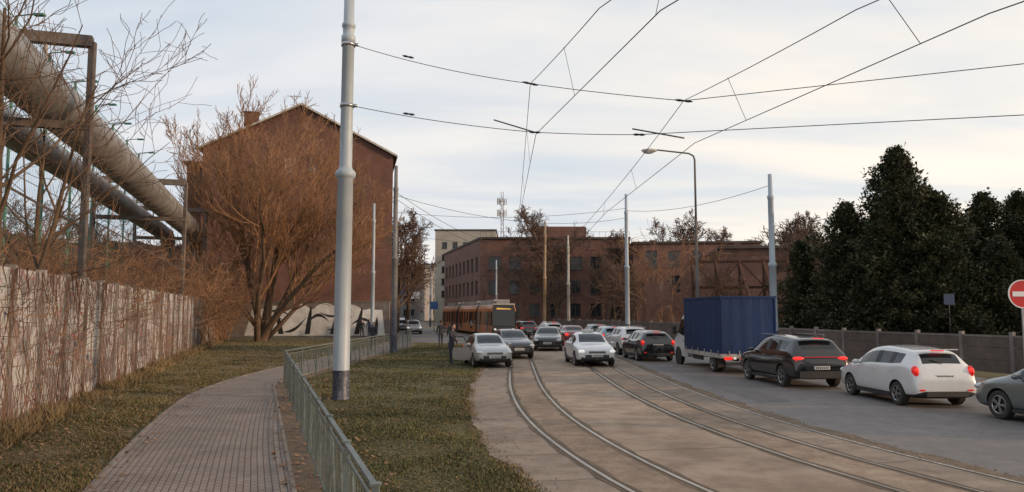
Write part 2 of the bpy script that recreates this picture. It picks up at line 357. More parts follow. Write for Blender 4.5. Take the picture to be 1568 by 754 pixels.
# ------------------------------------------------------------------ left concrete wall
def wallmat():
    m,nt,b=newmat('graffitied_concrete')
    tc=N(nt,'ShaderNodeTexCoord')
    def noise(s,st=(1,1,1),det=6,dist=0):
        mp=N(nt,'ShaderNodeMapping'); mp.inputs['Scale'].default_value=st; nt.links.new(tc.outputs['Object'],mp.inputs[0])
        n=N(nt,'ShaderNodeTexNoise'); n.inputs['Scale'].default_value=s; n.inputs['Detail'].default_value=det; n.inputs['Distortion'].default_value=dist; nt.links.new(mp.outputs[0],n.inputs['Vector']); return n.outputs['Fac']
    def th(f,a,b_):
        r=N(nt,'ShaderNodeMapRange'); r.inputs[1].default_value=a; r.inputs[2].default_value=b_; nt.links.new(f,r.inputs[0]); return r.outputs[0]
    def mix(f,c1,c2):
        x=N(nt,'ShaderNodeMix',data_type='RGBA')
        nt.links.new(f,x.inputs[0])
        for i,c in ((6,c1),(7,c2)):
            if isinstance(c,tuple): x.inputs[i].default_value=c4(c)
            else: nt.links.new(c,x.inputs[i])
        return x.outputs[2]
    base=mix(th(noise(1.5,(1,1,1)),.35,.65),(.18,.16,.155),(.27,.25,.245))
    wh=mix(th(noise(.55,(1,1,1.6),4,.5),.46,.50),base,(.41,.405,.40))
    def band(s,c,w=.008,d=1.5):
        f=noise(s,(1,1,1),1,d); sb=N(nt,'ShaderNodeMath',operation='SUBTRACT'); nt.links.new(f,sb.inputs[0]); sb.inputs[1].default_value=c
        ab=N(nt,'ShaderNodeMath',operation='ABSOLUTE'); nt.links.new(sb.outputs[0],ab.inputs[0])
        return th(ab.outputs[0],w,w*.6)
    c=mix(band(1.1,.5),wh,(.05,.05,.09)); c=mix(band(.9,.56,.006),c,(.30,.06,.06)); c=mix(band(1.3,.44,.007),c,(.10,.16,.13))
    c=mix(th(noise(.9,(1,1,1.2),5),.64,.68),c,(.23,.15,.13))
    c=mix(th(noise(2.5,(1,1,.4),8),.58,.85),c,(.12,.095,.08))
    nt.links.new(c,b.inputs['Base Color']); b.inputs['Roughness'].default_value=.9
    return m
m_gw=wallmat()
wl=MB(); ld=Vector((-.307,1,0)).normalized(); ang=math.atan2(ld.y,ld.x)
y=-4; k=0
def wp(y): return Vector((wallX(y),y,0))
while y<66:
    a=wp(y); b=a+ld*2.05; 
    if not(51<y<55):
        hgt=3.32 if y<51 else 3.15
        wl.box((a.x,a.y,hgt/2+.03),(.16,.2,hgt+.06),1,ang)
        nr=8; rh=hgt/nr
        for r_ in range(nr):
            c=(a+b)/2; wl.box((c.x,c.y,rh*(r_+.5)),(1.93,.07,rh-.022),0,ang)
            wl.box((c.x,c.y,rh*(r_+.5)),(1.90,.04,rh),1,ang)
    y+=2.05*ld.y; k+=1
wl.obj('concrete_wall',[m_gw,m_conc])
gt=MB(); a=wp(51.3)
gt.box((a.x,a.y,1.7),(.1,.1,3.4),0,ang); b=a+ld*3.4; gt.box((b.x,b.y,1.7),(.1,.1,3.4),0,ang); c=(a+b)/2
gt.box((c.x,c.y,1.75),(3.2,.04,3.1),0,ang)
for i in range(16):
    p=a+ld*(.2+i*.2); gt.box((p.x+.03,p.y,1.75),(.05,.1,3.05),1,ang)
gt.obj('metal_gate',[M('gate_paint',(.12,.14,.15),(.09,.10,.11),scale=4),M('gate_rib',(.17,.19,.2),(.12,.13,.14),scale=4)])
vn=MB()
nrm=Vector((ld.y,-ld.x,0))
for i in range(560):
    y=9*(60/9)**random.random(); p=wp(y)+nrm*.1; z=.0 if random.random()<.6 else 3.3; dz=1 if z==0 else -1
    pts=[]; 
    for k in range(random.randint(5,14)):
        pts.append((p.x+nrm.x*R(0,.06),p.y+nrm.y*R(0,.06),max(0,z))); z+=dz*R(.1,.32); p=p+ld*R(-.2,.2)
        if z>3.45: break
    if len(pts)>2: vn.tube(pts,[.012-.008*q/len(pts) for q in range(len(pts))],3,cap=False)
vn.obj('climbing_vine',[m_vine])

# ------------------------------------------------------------------ trees
SIDES=[8,6,4,3,3,3]
def rv(): return Vector((random.gauss(0,1),random.gauss(0,1),random.gauss(0,1)))
def grow(mb,p,d,L,r,lvl,P):
    n=P['seg'][lvl]; pts=[p.copy()]; rad=[r]; ds=[d.copy()]
    for i in range(n):
        d=(d+rv()*P['wob'][lvl]+Vector((0,0,P['up'][lvl]))).normalized(); p=p+d*(L/n); pts.append(p.copy()); rad.append(max(P['rmin'],r*(1-(i+1)/n*.78))); ds.append(d.copy())
    mb.tube(pts,rad,SIDES[lvl],0 if lvl<P['barklvl'] else 1,cap=False)
    if lvl<P['max']:
        for k in range(P['n'][lvl]):
            t=P['t0'][lvl]+(1-P['t0'][lvl])*((k+random.random())/P['n'][lvl]); f=t*n; i=min(int(f),n-1); q=pts[i].lerp(pts[i+1],f-i); dd=ds[i+1]
            ax=dd.orthogonal().normalized(); ax=Matrix.Rotation(R(0,6.283),3,dd)@ax
            nd=(Matrix.Rotation(math.radians(R(*P['ang'][lvl])),3,ax)@dd).normalized()
            rr=rad[i]+(rad[i+1]-rad[i])*(f-i)
            grow(mb,q,nd,L*R(*P['lr'][lvl])*(1.15-.55*t),max(P['rmin'],rr*.55),lvl+1,P)
PT=dict(seg=[7,6,5,4,3],wob=[.06,.14,.18,.2,.2],up=[.05,.10,.08,.04,.03],n=[11,7,6,4],t0=[.28,.2,.15,.1],ang=[(30,60),(25,60),(25,65),(25,65)],lr=[(.5,.7),(.45,.65),(.4,.65),(.5,.8)],rmin=.014,max=4,barklvl=2)
tree_me=[]; tree_far=[]
for i in range(4):
    mb=MB(); grow(mb,Vector((0,0,-.1)),Vector((R(-.1,.1),R(-.1,.1),1)).normalized(),8.5,.22,0,PT); tree_me.append(mb.mesh('bare_tree_mesh',[m_bark,m_twigd],True))
PF=dict(PT); PF.update(rmin=.022,n=[12,7,6,4])
for i in range(3):
    mb=MB(); grow(mb,Vector((0,0,-.1)),Vector((R(-.1,.1),R(-.1,.1),1)).normalized(),8.5,.25,0,PF); tree_far.append(mb.mesh('bare_tree_far_mesh',[m_bark,m_twigd],True))
def btree(x,y,s,v=0,rz=None): return inst('bare_tree',(tree_me[v%4] if y<82 else tree_far[v%3]),(x,y,0),R(0,6.28) if rz is None else rz,s)
PW=dict(seg=[9,7,6,5,4],wob=[.07,.11,.13,.14,.15],up=[.03,.12,.15,.12,.08],n=[9,8,5,3],t0=[.22,.12,.1,.1],ang=[(25,60),(20,48),(15,42),(15,40)],lr=[(.48,.68),(.45,.66),(.42,.65),(.5,.8)],rmin=.017,max=4,barklvl=1)
mb=MB()
for (dx,dy,L,r) in ((.22,.1,15.5,.42),(.75,-.1,13,.3),(-.35,.2,14,.3),(.05,-.4,13.5,.28),(-.85,-.1,12,.24),(1.15,.3,11.5,.22),(.4,.5,14.5,.28),(-.15,.0,15.5,.3)):
    grow(mb,Vector((R(-.4,.4),R(-.4,.4),-.1)),Vector((dx,dy,1.25)).normalized(),L,r,0,PW)
mb.obj('willow_tree',[m_bark,m_twig],(-20.4,62,0),smooth=True)
PN=dict(PT); PN.update(rmin=.007,n=[7,5,4,3],max=3,up=[.03,.08,.08,.03,.0],barklvl=2,t0=[.35,.2,.15,.1])
for (x,y,L,r,dx) in ((-12.2,17.5,9.5,.14,.1),(-10.6,14.2,8,.08,-.1),(-16.5,26,9,.13,0),(-13.9,21,7,.07,.22),(-12.9,19,8.5,.09,.3)):
    mb=MB(); grow(mb,Vector((0,0,0)),Vector((dx,R(-.1,.05),1)).normalized(),L,r,0,PN)
    mb.obj('bare_tree',[m_bark,m_twigd],(x,y,0),smooth=True)
PS=dict(seg=[5,4,4,3],wob=[.16,.2,.22,.2],up=[.06,.06,.04,0],n=[5,4,3],t0=[.15,.1,.1],ang=[(20,60),(25,70),(25,70)],lr=[(.45,.8),(.4,.75),(.4,.8)],rmin=.007,max=3,barklvl=0)
sh_me=[]
for i in range(4):
    mb=MB()
    for k in range(5): grow(mb,Vector((R(-.5,.5),R(-.5,.5),0)),Vector((R(-.5,.5),R(-.5,.5),1)).normalized(),R(2.6,4.2),.028,0,PS)
    sh_me.append(mb.mesh('shrub_mesh',[m_vine,(m_twigd,m_twig)[i%2]],True))
y=11
k=0
while y<66:
    inst('bare_shrub',sh_me[k%4],(wallX(y)-R(.9,2.6),y,0),R(0,6),R(.9,1.2)*(1 if y<40 else 1.25)); y+=R(1.6,2.8); k+=1
for i in range(16):
    y=R(48,72); inst('bare_shrub',sh_me[1+2*(i%2)],(wallX(y)-R(-1.2,5),y,0),R(0,6),R(1.0,1.7))
for i in range(9):
    y=R(26,50); inst('bare_shrub',sh_me[i%4],(wallX(y)-R(3,7),y,0),R(0,6),R(1.2,1.7))

# ------------------------------------------------------------------ heating pipes
def PX(x0,y): return x0-.307*y
for (x0,z,r,ye) in ((-7.6,9.2,.78,66),(-10.3,9.2,.62,66)):
    root=empty('heating_pipeline',(0,0,0)); mb=MB()
    pts=[(PX(x0,y),y,z) for y in rng(-6,ye,3)]
    cx,cy=PX(x0,ye),ye
    for a in (20,45,70,90): pts.append((cx-.307*1.6*math.sin(math.radians(a)),cy+1.6*math.sin(math.radians(a)),z-1.6*(1-math.cos(math.radians(a)))))
    pts.append((pts[-1][0],pts[-1][1],.2))
    mb.tube(pts,r,28,0)
    for y in rng(-6,ye,1.5): 
        a=Vector((PX(x0,y),y,z)); mb.tube([a-ld*.03,a+ld*.03],r+.015,28,0)
    mb.obj('pipe_run',[m_pipe],smooth=False,parent=root)
    for p in root.children[0].data.polygons: p.use_smooth=len(p.vertices)==4
m_frame=M('frame_steel',(.15,.13,.12),(.09,.065,.05),scale=3,rough=.8)
for i,y in enumerate((8,23.0,47,60)):
    mb=MB(); a=Vector((PX(-7.6,y),y,0)); nn=Vector((-ld.y,ld.x,0)) 
    p1=a-nn*1.3; p2=a+nn*3.9; H=11.0 if i<2 else 10.6
    for p in (p1,p2): mb.beam((p.x,p.y,0),(p.x,p.y,H),.18,.18); mb.box((p.x,p.y,.2),(.7,.7,.4),0,ang)
    mb.beam((p1.x,p1.y,H),(p2.x,p2.y,H),.3,.35); mb.beam((p1.x,p1.y,8.25),(p2.x,p2.y,8.25),.25,.25)
    mb.beam((p1.x,p1.y,5),(p2.x,p2.y,8.0),.08,.08)
    for q in (0.,2.6): c=a+nn*q; mb.beam((c.x,c.y,9.9),(c.x,c.y,H),.08,.08,1)
    mb.obj('pipe_support_frame',[m_frame,m_trim])
bf=MB()
for i,y in enumerate(rng(14,66,5.2)):
    x=PX(-13,y); bf.tube([(x,y,0),(x,y,16.5)],.07,8)
    bf.beam((x,y,16.5),(x+1.0,y,16.6),.05,.05); bf.box((x+1.1,y,16.55),(.5,.25,.1))
for z in (3,6,9,12,15,16.3):
    bf.tube([(PX(-13,14),14,z),(PX(-13,66),66,z)],.02,4)
for k in range(0,210): 
    y=14+k*.25; x=PX(-13,y); bf.tube([(x,y,0),(x,y,16.3)],.006,3,cap=False)
bf.obj('ball_stop_fence',[m_green])

# ------------------------------------------------------------------ facades
def facade(wm,gm,o,d,W,H,wins,depth=.22,z0=0,fr=.06,mull=True):
    d=Vector((d[0],d[1],0)).normalized(); n=Vector((d.y,-d.x,0)); o=Vector(o)
    xs=sorted(set([0,W]+[round(a,3) for w in wins for a in (w[0],w[0]+w[2])])); zs=sorted(set([z0,H]+[round(a,3) for w in wins for a in (w[1],w[1]+w[3])]))
    P=lambda x,z,k=0: o+d*x+Vector((0,0,z))-n*k
    for i in range(len(xs)-1):
        for j in range(len(zs)-1):
            cx=(xs[i]+xs[i+1])/2;cz=(zs[j]+zs[j+1])/2
            if any(w[0]<cx<w[0]+w[2] and w[1]<cz<w[1]+w[3] for w in wins): continue
            wm.quad([P(xs[i],zs[j]),P(xs[i+1],zs[j]),P(xs[i+1],zs[j+1]),P(xs[i],zs[j+1])])
    for (x,z,w,h) in wins:
        wm.quad([P(x,z),P(x,z+h),P(x,z+h,depth),P(x,z,depth)]); wm.quad([P(x+w,z),P(x+w,z,depth),P(x+w,z+h,depth),P(x+w,z+h)])
        wm.quad([P(x,z),P(x,z,depth),P(x+w,z,depth),P(x+w,z)]); wm.quad([P(x,z+h),P(x+w,z+h),P(x+w,z+h,depth),P(x,z+h,depth)])
        gm.quad([P(x,z,depth),P(x+w,z,depth),P(x+w,z+h,depth),P(x,z+h,depth)],0)
        k=depth-.03
        gm.beam(P(x+fr/2,z,k),P(x+fr/2,z+h,k),fr,.05,1); gm.beam(P(x+w-fr/2,z,k),P(x+w-fr/2,z+h,k),fr,.05,1)
        gm.beam(P(x+fr,z+fr/2,k),P(x+w-fr,z+fr/2,k),.05,fr,1); gm.beam(P(x+fr,z+h-fr/2,k),P(x+w-fr,z+h-fr/2,k),.05,fr,1)
        if mull: gm.beam(P(x+w/2,z+fr,k-.002),P(x+w/2,z+h-fr,k-.002),fr,.05,1)
        gm.beam(P(x-.08,z-.05,-.05),P(x+w+.08,z-.05,-.05),.1,.08,2)
def building(name,loc,rz,W,D,H,fwins,lwins,wm_mat,roof='flat',rwins=(),trim=m_trim,base_z=0):
    root=empty(name,loc,rz); w=MB(); g=MB()
    facade(w,g,(0,0,0),(1,0),W,H,fwins); facade(w,g,(0,D,0),(0,-1),D,H,lwins); facade(w,g,(W,0,0),(0,1),D,H,rwins)
    w.quad([(W,D,0),(0,D,0),(0,D,H),(W,D,H)])
    w.obj('walls',[wm_mat],parent=root); g.obj('windows',[m_win,m_wframe,m_roof],parent=root)
    r=MB()
    if roof=='flat':
        r.box((W/2,D/2,H+.1),(W+.5,D+.5,.2),0); r.box((W/2,-.12,H+.25),(W+.6,.2,.12),0)
        for k in range(3): r.box((W*(.2+.28*k),D*.5,H+.7),(.8,.6,1.1),1)
    r.obj('roof',[m_roof,wm_mat],parent=root); return root
def grid(W,n,w,h,zs,m=1.0):
    out=[]; st=(W-2*m)/n
    for z in zs:
        for i in range(n): out.append((round(m+st*(i+.5)-w/2,3),z,w,h))
    return out
root=empty('brick_house',(-31.7,75.9,0),math.radians(12)); W=19.3; H=19.2; D=14; PK=24.1
w=MB(); g=MB()
facade(w,g,(0,0,0),(1,0),W,H,[(8.1,17.0,1.05,1.7),(10.6,17.0,1.05,1.7)]+[])
w.quad([(0,0,H),(W,0,H),(W/2,0,PK)]); w.quad([(W,D,H),(0,D,H),(W/2,D,PK)])
facade(w,g,(0,D,0),(0,-1),D,H,grid(D,4,1.1,1.8,(2,5.6,9.2,12.8,16))); facade(w,g,(W,0,0),(0,1),D,H,grid(D,4,1.1,1.8,(2,5.6,9.2,12.8,16)))
w.quad([(W,D,0),(0,D,0),(0,D,H),(W,D,H)])
w.box((-1.05,8,9),(2.1,10,18.0),0)
w.obj('walls',[m_brick],parent=root); g.obj('windows',[m_greypl,m_swhite,m_trim],parent=root)
r=MB()
for s in (0,1):
    a=(-.45,H-.22) if s==0 else (W+.45,H-.22)
    p=[(a[0],-.5,a[1]),(W/2,-.5,PK+.02),(W/2,D+.5,PK+.02),(a[0],D+.5,a[1])]; q=[(x,y,z+.22) for x,y,z in p]
    r.quad(p,0);r.quad(q,0)
    for i in range(4): j=(i+1)%4; r.quad([p[i],p[j],q[j],q[i]],1)
r.box((-1.1,8,18.15),(2.7,10.6,.25),0)
r.obj('roof',[m_roof,m_trim],parent=root)
c=MB(); c.box((4.0,5,22.9),(1.5,.9,2.8),0); c.box((9.2,7,24.4),(1.6,1,1.4),0); c.box((9.2,7,25.2),(1.9,1.3,.15),1)
c.box((4.0,5,24.37),(1.7,1.1,.14),1)
for k in (-.5,0,.5): c.lathe([(.12,25.27),(.16,25.6),(.12,25.62)],8,0,'z',(9.2+k,7,0))
c.tube([(8.4,6,24),(8.4,6,27.0)],.04,5,1); c.beam((7.6,6,26.8),(9.2,6,26.8),.04,.04,1)
for i in range(5): c.beam((7.7+i*.35,5.7,26.8),(7.7+i*.35,6.3,26.8),.02,.02,1)
c.obj('chimneys',[m_brick,m_roof],parent=root)
root=empty('graffiti_wall',(-30,72,0)); w=MB(); Wd=18.3
w.box((Wd/2,.15,1.65),(Wd,.3,3.3),0); w.box((Wd/2,.15,3.35),(Wd+.1,.4,.1),1)
w.obj('wall',[m_conc,m_kerb],parent=root)
mu=MB()
def hump(cx,w_,h,m,dy,base=.15,sk=0):
    P=[(cx-w_/2+w_*i/16, base+ (h-base)*max(0,math.sin(math.pi*i/16))**.6) for i in range(17)]
    mu.quad([(cx-w_/2,-dy,base)]+[(x+sk*(z-base),-dy,z) for x,z in P[1:-1]]+[(cx+w_/2,-dy,base)],m)
mu.quad([(4.5,-.004,.15),(17.9,-.004,.15),(17.6,-.004,2.6),(5.2,-.004,2.7)],0)
for cx,w_,h in ((7.2,4.4,3.0),(9.6,4.8,3.2),(12.2,4.8,3.25),(14.6,4.6,3.1),(16.4,3,2.7)): hump(cx,w_,h,0,.006+.001*cx*.1)
for cx,w_,h,sk in ((6.0,.4,2.4,.5),(8.0,.5,2.8,-.5),(10.5,.5,2.9,.3),(12.9,.5,2.9,.6),(14.0,.35,2.3,-.4),(15.2,.5,2.8,.5),(17.0,.4,1.9,.2)): hump(cx,w_,h,1,.012,.3,sk*.4)
def swoosh(x0,z0,x1,z1,bulge,w_):
    n=16; P=[]
    for i in range(n+1):
        t=i/n; P.append((x0+(x1-x0)*t,z0+(z1-z0)*t+bulge*math.sin(math.pi*t),w_*math.sin(math.pi*min(1,t*1.05+.02))))
    for a,b in zip(P,P[1:]): mu.quad([(a[0],-.016,a[1]-a[2]/2),(b[0],-.016,b[1]-b[2]/2),(b[0],-.016,b[1]+b[2]/2),(a[0],-.016,a[1]+a[2]/2)],1)
for s_ in ((5.2,.6,8.4,1.6,.7,.35),(8.2,.5,10.6,2.2,-.5,.3),(10.2,1.0,12.8,1.2,1.0,.3),(12.4,.7,15.0,2.3,-.4,.32),(14.6,1.1,17.2,.7,.8,.28),(6.2,2.3,9.2,1.9,.4,.2),(11.6,2.4,14.2,2.6,-.5,.2)): swoosh(*s_)
mu.obj('mural',[m_white,m_blk],parent=root)

fw=[]
for z in (1.6,5.4,9.4):
    for i in range(7): fw.append((1.4+i*3.4,z,1.7 if z<9 else 2.0,2.2))
root=empty('brick_office_building',(-5.3,125,0)); w=MB(); g=MB(); H=14.6
facade(w,g,(0,0,0),(1,0),25,H,fw)
dd=Vector((-9.1,35,0)); facade(w,g,tuple(dd),tuple(-dd),dd.length,H,grid(dd.length,9,1.8,2.3,(1.6,5.4,9.4)))
w.quad([(25,0,0),(25,35,0),(25,35,H),(25,0,H)]); w.quad([(0,0,H),(25,0,H),(25,35,H),(-9.1,35,H)])
w.obj('walls',[m_brick2],parent=root); g.obj('windows',[m_win,m_wframe,m_roof],parent=root)
r=MB(); 
r.beam((-.1,-.15,H+.1),(25.1,-.15,H+.1),.3,.35); r.beam((0,0,H+.11),(-9.1,35,H+.11),.3,.35); r.box((14,6,H+1.2),(8,6,2.4),1)
for i in range(26): r.beam((i,.3,H+.2),(i,.3,H+1.2),.04,.04)
r.beam((0,.3,H+1.2),(25,.3,H+1.2),.05,.05)
r.obj('roof',[m_roof,m_brick2],parent=root)
building('brick_warehouse',(17.5,108,0),math.radians(-4),18,16,12.2,grid(18,5,1.6,2.4,(1.5,5.2,8.8)),[],m_brick2)
building('brick_warehouse',(24.5,88,0),math.radians(-8),15,14,9.8,grid(15,4,1.5,2.2,(1.5,5.5)),[],m_brick3)
building('apartment_block',(-19,185,0),0,15,18,22.5,grid(15,5,1.3,1.6,(6,9,12,15,18)),grid(18,5,1.3,1.6,(6,9,12,15,18)),m_cream)
building('apartment_block',(2,175,0),0,12,14,19.5,grid(12,4,1.3,1.6,(6,9,12,15)),[],m_greypl)
building('townhouse',(-31.5,200,0),math.radians(-6),6.5,20,14.5,grid(6.5,3,1.0,1.6,(1.5,5,8.5,11.5),.3),[],m_greypl)
building('townhouse',(-38,170,0),math.radians(-6),7.5,20,13.5,grid(7.5,3,1.0,1.6,(1.5,5,8.5),.3),[],m_brick3,rwins=grid(20,6,1,1.6,(1.5,5,8.5)))
building('townhouse',(-30,240,0),0,9,20,17.5,grid(9,3,1.2,1.7,(1.5,5,8.5,12),.3),[],m_cream)
building('townhouse',(-44,150,0),math.radians(-12),14,16,12,grid(14,5,1.1,1.8,(1.5,5,8.5)),[],m_cream)
for x in (-66,-84,-104,-50): building('townhouse',(x,120+R(0,20),0),0,17,14,13+R(0,3),grid(17,6,1.1,1.7,(1.5,5,8.5)),[],(m_brick2,m_greypl)[int(x)%2])
for x in (45,66,90,120,150): building('townhouse',(x,100+R(0,20),0),0,19,14,9+R(0,3),grid(19,6,1.1,1.7,(1.5,5)),[],(m_brick2,m_greypl)[int(x)%2])
root=empty('ruined_brick_facade',(11.8,66,0),math.radians(-8)); w=MB()
W=20; top=[5.0,5.0,3.4,3.6,6.2,6.8,6.8,6.2,6.9,7.2,7.2,5.8,6.4,7.0,7.0,6.0,6.6,7.1,7.1,6.8]
for i in range(20):
    holes=i in (5,6,9,10,13,14,17)
    if i in (1,2):
        w.box((i+.5,.3,3.0+(top[i]-3.0)/2),(1,.6,top[i]-3.0))
        continue
    if holes:
        w.box((i+.5,.3,.6),(1,.6,1.2)); w.box((i+.5,.3,(3.2+top[i])/2),(1,.6,top[i]-3.2))
    else: w.box((i+.5,.3,top[i]/2),(1,.6,top[i]))
n=10
for i in range(n):
    a=math.pi*i/n;b=math.pi*(i+1)/n
    P=lambda t,r,y:(2+r*math.cos(t),y,2.0+r*math.sin(t))
    w.quad([P(a,1.0,-.05),P(b,1.0,-.05),P(b,1.3,-.05),P(a,1.3,-.05)]); w.quad([P(a,1.0,-.05),P(b,1.0,-.05),P(b,1.0,.5),P(a,1.0,.5)])
for sx in (-1,1):
    for i in range(5):
        a=math.pi/2*i/5;b=math.pi/2*(i+1)/5
        w.quad([(2+sx*math.cos(a),-.002,2+math.sin(a)),(2+sx*math.cos(b),-.002,2+math.sin(b)),(2+sx*math.cos(b),-.002,3.0),(2+sx*math.cos(a),-.002,3.0)])
w.box((10,14,2.2),(20,.3,4.4))
w.obj('walls',[m_brick3],parent=root)
mb=MB(); 
for i in range(7):
    x=14.2+i*1.75; y0=59-i*.35
    mb.beam((x,y0,0),(x,y0,6.6+.3*math.sin(i*2)),.22,.22); mb.beam((x,y0-5,0),(x,y0,6.2),.2,.2); mb.beam((x,y0-2.8,0),(x,y0-2.8,3.0),.16,.16)
    mb.beam((x,y0-2.8,3.0),(x,y0,3.0),.15,.15); mb.beam((x,y0-2.8,3.0),(x,y0,5.2),.12,.12); mb.beam((x,y0-4.4,.6),(x,y0-2.8,3.0),.12,.12)
    if i<6:
        x2=x+1.75; y2=y0-.35
        for z in (1.6,4.3,6.3): mb.beam((x+.11,y0,z),(x2-.11,y2,z),.14,.2)
        if i%2==0: mb.beam((x+.1,y0-.15,1.7),(x2-.1,y2-.15,4.2),.1,.1); mb.beam((x2-.1,y2-.17,4.4),(x+.1,y0-.17,6.2),.1,.1)
        else: mb.beam((x2-.1,y2-.15,1.7),(x+.1,y0-.15,4.2),.1,.1); mb.beam((x+.1,y0-.17,4.4),(x2-.1,y2-.17,6.2),.1,.1)
        mb.beam((x,y0-2.8,3.05),(x2,y2-2.8,3.05),.12,.12); mb.beam((x,y0-2.9,.4),(x2,y2-2.9,2.95),.08,.08)
        mb.beam((x,y0-5,.1),(x2,y2,3),.09,.09)
mb.obj('steel_shoring_frame',[m_rust])
fn=MB(); fp=[Vector(p) for p in ((31,6,0),(25,15,0),(20.8,22,0),(18.2,27.5,0),(15.6,35.5,0),(14.2,45,0),(12.6,60,0),(10,75,0),(5,92,0))]
for i in range(len(fp)-1):
    a,b=fp[i],fp[i+1]; L=(b-a).length; n=max(1,round(L/2.2)); d=(b-a).normalized(); an=math.atan2(d.y,d.x)
    for k in range(n):
        p=a+(b-a)*(k/n); q=a+(b-a)*((k+1)/n); c=(p+q)/2
        fn.box((p.x,p.y,.83),(.14,.16,1.66),1,an)
        for r_ in range(3): fn.box((c.x,c.y,.12+.26+r_*.47),((q-p).length-.14,.06,.455),0,an)
        fn.box((c.x,c.y,1.5),((q-p).length-.14,.1,.06),1,an)
fn.obj('concrete_fence',[M('fence_panel',(.15,.115,.095),(.10,.08,.065),scale=2,rough=.95,bump=.4),m_conc])

# ------------------------------------------------------------------ conifers
def conifer(H,Rm,seed,nb=420,pw=.72):
    rs=np.random.RandomState(seed); V=[];
    for b in range(nb):
        t=rs.rand()**1.15; z=H*(.03+.96*t); az=rs.rand()*6.283
        prof=Rm*(1-t)**pw*(.80+.25*math.sin(az*3+seed+z*.5)+.22*math.sin(z*1.7+az*2)); L=max(.15,prof*rs.uniform(.6,1.25))
        m=int(38+66*L/Rm); s=np.sqrt(rs.rand(m))*L
        rise=rs.uniform(.0,.55)
        cx=np.cos(az)*s+rs.randn(m)*.14; cy=np.sin(az)*s+rs.randn(m)*.14; cz=z+s*rise-.08*s*s/max(L,.1)+rs.randn(m)*.13
        sz=rs.uniform(.08,.20,m); ang=az+rs.randn(m)*.8; el=rs.uniform(-.4,1.1,m)
        dx=np.cos(ang)*np.cos(el)*sz; dy=np.sin(ang)*np.cos(el)*sz; dz=np.sin(el)*sz
        px=-np.sin(ang)*sz*.4; py=np.cos(ang)*sz*.4; pz=rs.randn(m)*sz*.3
        tri=np.stack([np.stack([cx-px,cy-py,cz-pz],1),np.stack([cx+px,cy+py,cz+pz],1),np.stack([cx+dx,cy+dy,cz+dz],1)],1)
        V.append(tri)
    V=np.concatenate(V).reshape(-1,3); n=len(V)//3
    mb=MB(); mb.tube([(0,0,-.1),(0,0,H*.5),(0,0,H*.98)],[.2,.12,.02],8,1)
    i0=len(mb.v); mb.v+= [tuple(x) for x in V]; mb.f+= [(i0+3*i,i0+3*i+1,i0+3*i+2) for i in range(n)]; mb.m+=[0]*n
    return mb.mesh('conifer_mesh',[m_needle,m_bark])
con=[conifer(10.6,3.6,3,820,.62),conifer(8.4,3.0,5,600,.6),conifer(7.6,2.6,8,480,.62)]
for (x,y,v,s,rz) in ((20.7,40,0,1.05,0),(18.6,41.5,1,1.0,1),(22.5,40.5,0,.86,2),(19.4,39.2,2,1.05,3),(21.9,38.6,1,1.02,1.7),(25.9,41,1,1.05,4),(24.2,41.5,2,.85,.5),(28.0,41,1,1.06,2.2),(27.0,37.5,2,.9,1),(30.5,41,0,.86,1.6),(24.4,37.5,2,.80,3.3),(17.0,44,2,.85,5),(33,38,0,.85,4),(29.5,35.5,2,.9,2)):
    inst('conifer_tree',con[v],(x,y,0),rz,s)
for (x,y,s,v) in ((7.3,119,1.75,0),(4.4,100,.9,1),(12,96,.85,2),(18,112,1.3,3),(19.5,80,.85,1),(25,116,1.55,2),(30,122,1.45,0),(31,75,.95,1),(40,112,1.6,3),(10.6,78,.7,3),(14,84,.72,0),(27,70,.85,2),(45,110,1.5,0),(33,84,1,2),(15.5,57,.55,1),(-2,170,1.5,2)):
    btree(x,y,s,v)
for (x,y,s,v) in ((-35,66,1.0,0),(-38,60,1.0,2),(-13.2,86,1.25,3),(-45,80,1.3,0),(-24,96,1.9,2),(-14,100,1.4,1),(-29,97,1.9,0)): btree(x,y,s,v)
inst('orange_shrub',sh_me[1],(13.8,70,0),1,2.0); inst('orange_shrub',sh_me[3],(14.6,72,0),2,2.4)

# ------------------------------------------------------------------ poles
def pole(x,y,H,r=.15,mat=m_pole,step=True,dark=1.4,lean=0):
    mb=MB(); z1=H*.5
    mb.lathe([(r*1.3,0),(r*1.3,dark)],20,1)
    mb.lathe([(r*1.28,dark),(r*1.25,z1-.1),(r*1.5,z1-.06),(r*1.5,z1+.02),(r*1.35,z1+.1),(r*1.0,z1+.16),(r*.97,H*.86),(r*1.15,H*.865),(r*1.15,H*.88),(r*.8,H*.885),(r*.72,H),(.001,H+.02)],20,0)
    o=mb.obj('catenary_pole',[mat,m_poled],(x,y,0),smooth=True); o.rotation_euler=(0,lean,0); return o
mb=MB()
mb.lathe([(.245,0),(.245,.02),(.232,.05),(.232,.80)],32,1)
mb.lathe([(.232,.80),(.228,.81),(.218,6.15),(.26,6.18),(.285,6.24),(.285,6.32),(.25,6.38),(.20,6.42),(.175,6.5),(.168,10.1),(.2,10.12),(.2,10.3),(.16,10.34),(.165,10.55),(.19,10.57),(.19,10.66),(.15,10.7),(.14,13),(.001,13.02)],32,0)
for z in (10.05,8.26): mb.lathe([(.175,z-.05),(.2,z-.05),(.2,z+.05),(.175,z+.05)],24,2); mb.box((.24,0,z),(.12,.05,.08),2)
mb.obj('catenary_pole',[m_pole,m_poled,m_rim],(-4.73,21.0,0),smooth=True).rotation_euler=(0,math.radians(.15),0)
pole(-7.0,44.8,11.2,.14,M('pole_grey',(.17,.165,.165),(.12,.115,.11),scale=4,rough=.6),dark=2.6)
pole(-11.1,60,11.1,.12)
pole(3.4,80,12.0,.14,m_poleo,lean=math.radians(.8)); pole(6.3,84,11.0,.14,m_trim); pole(9.5,62,12.2,.15); pole(13.9,40,9.8,.15)
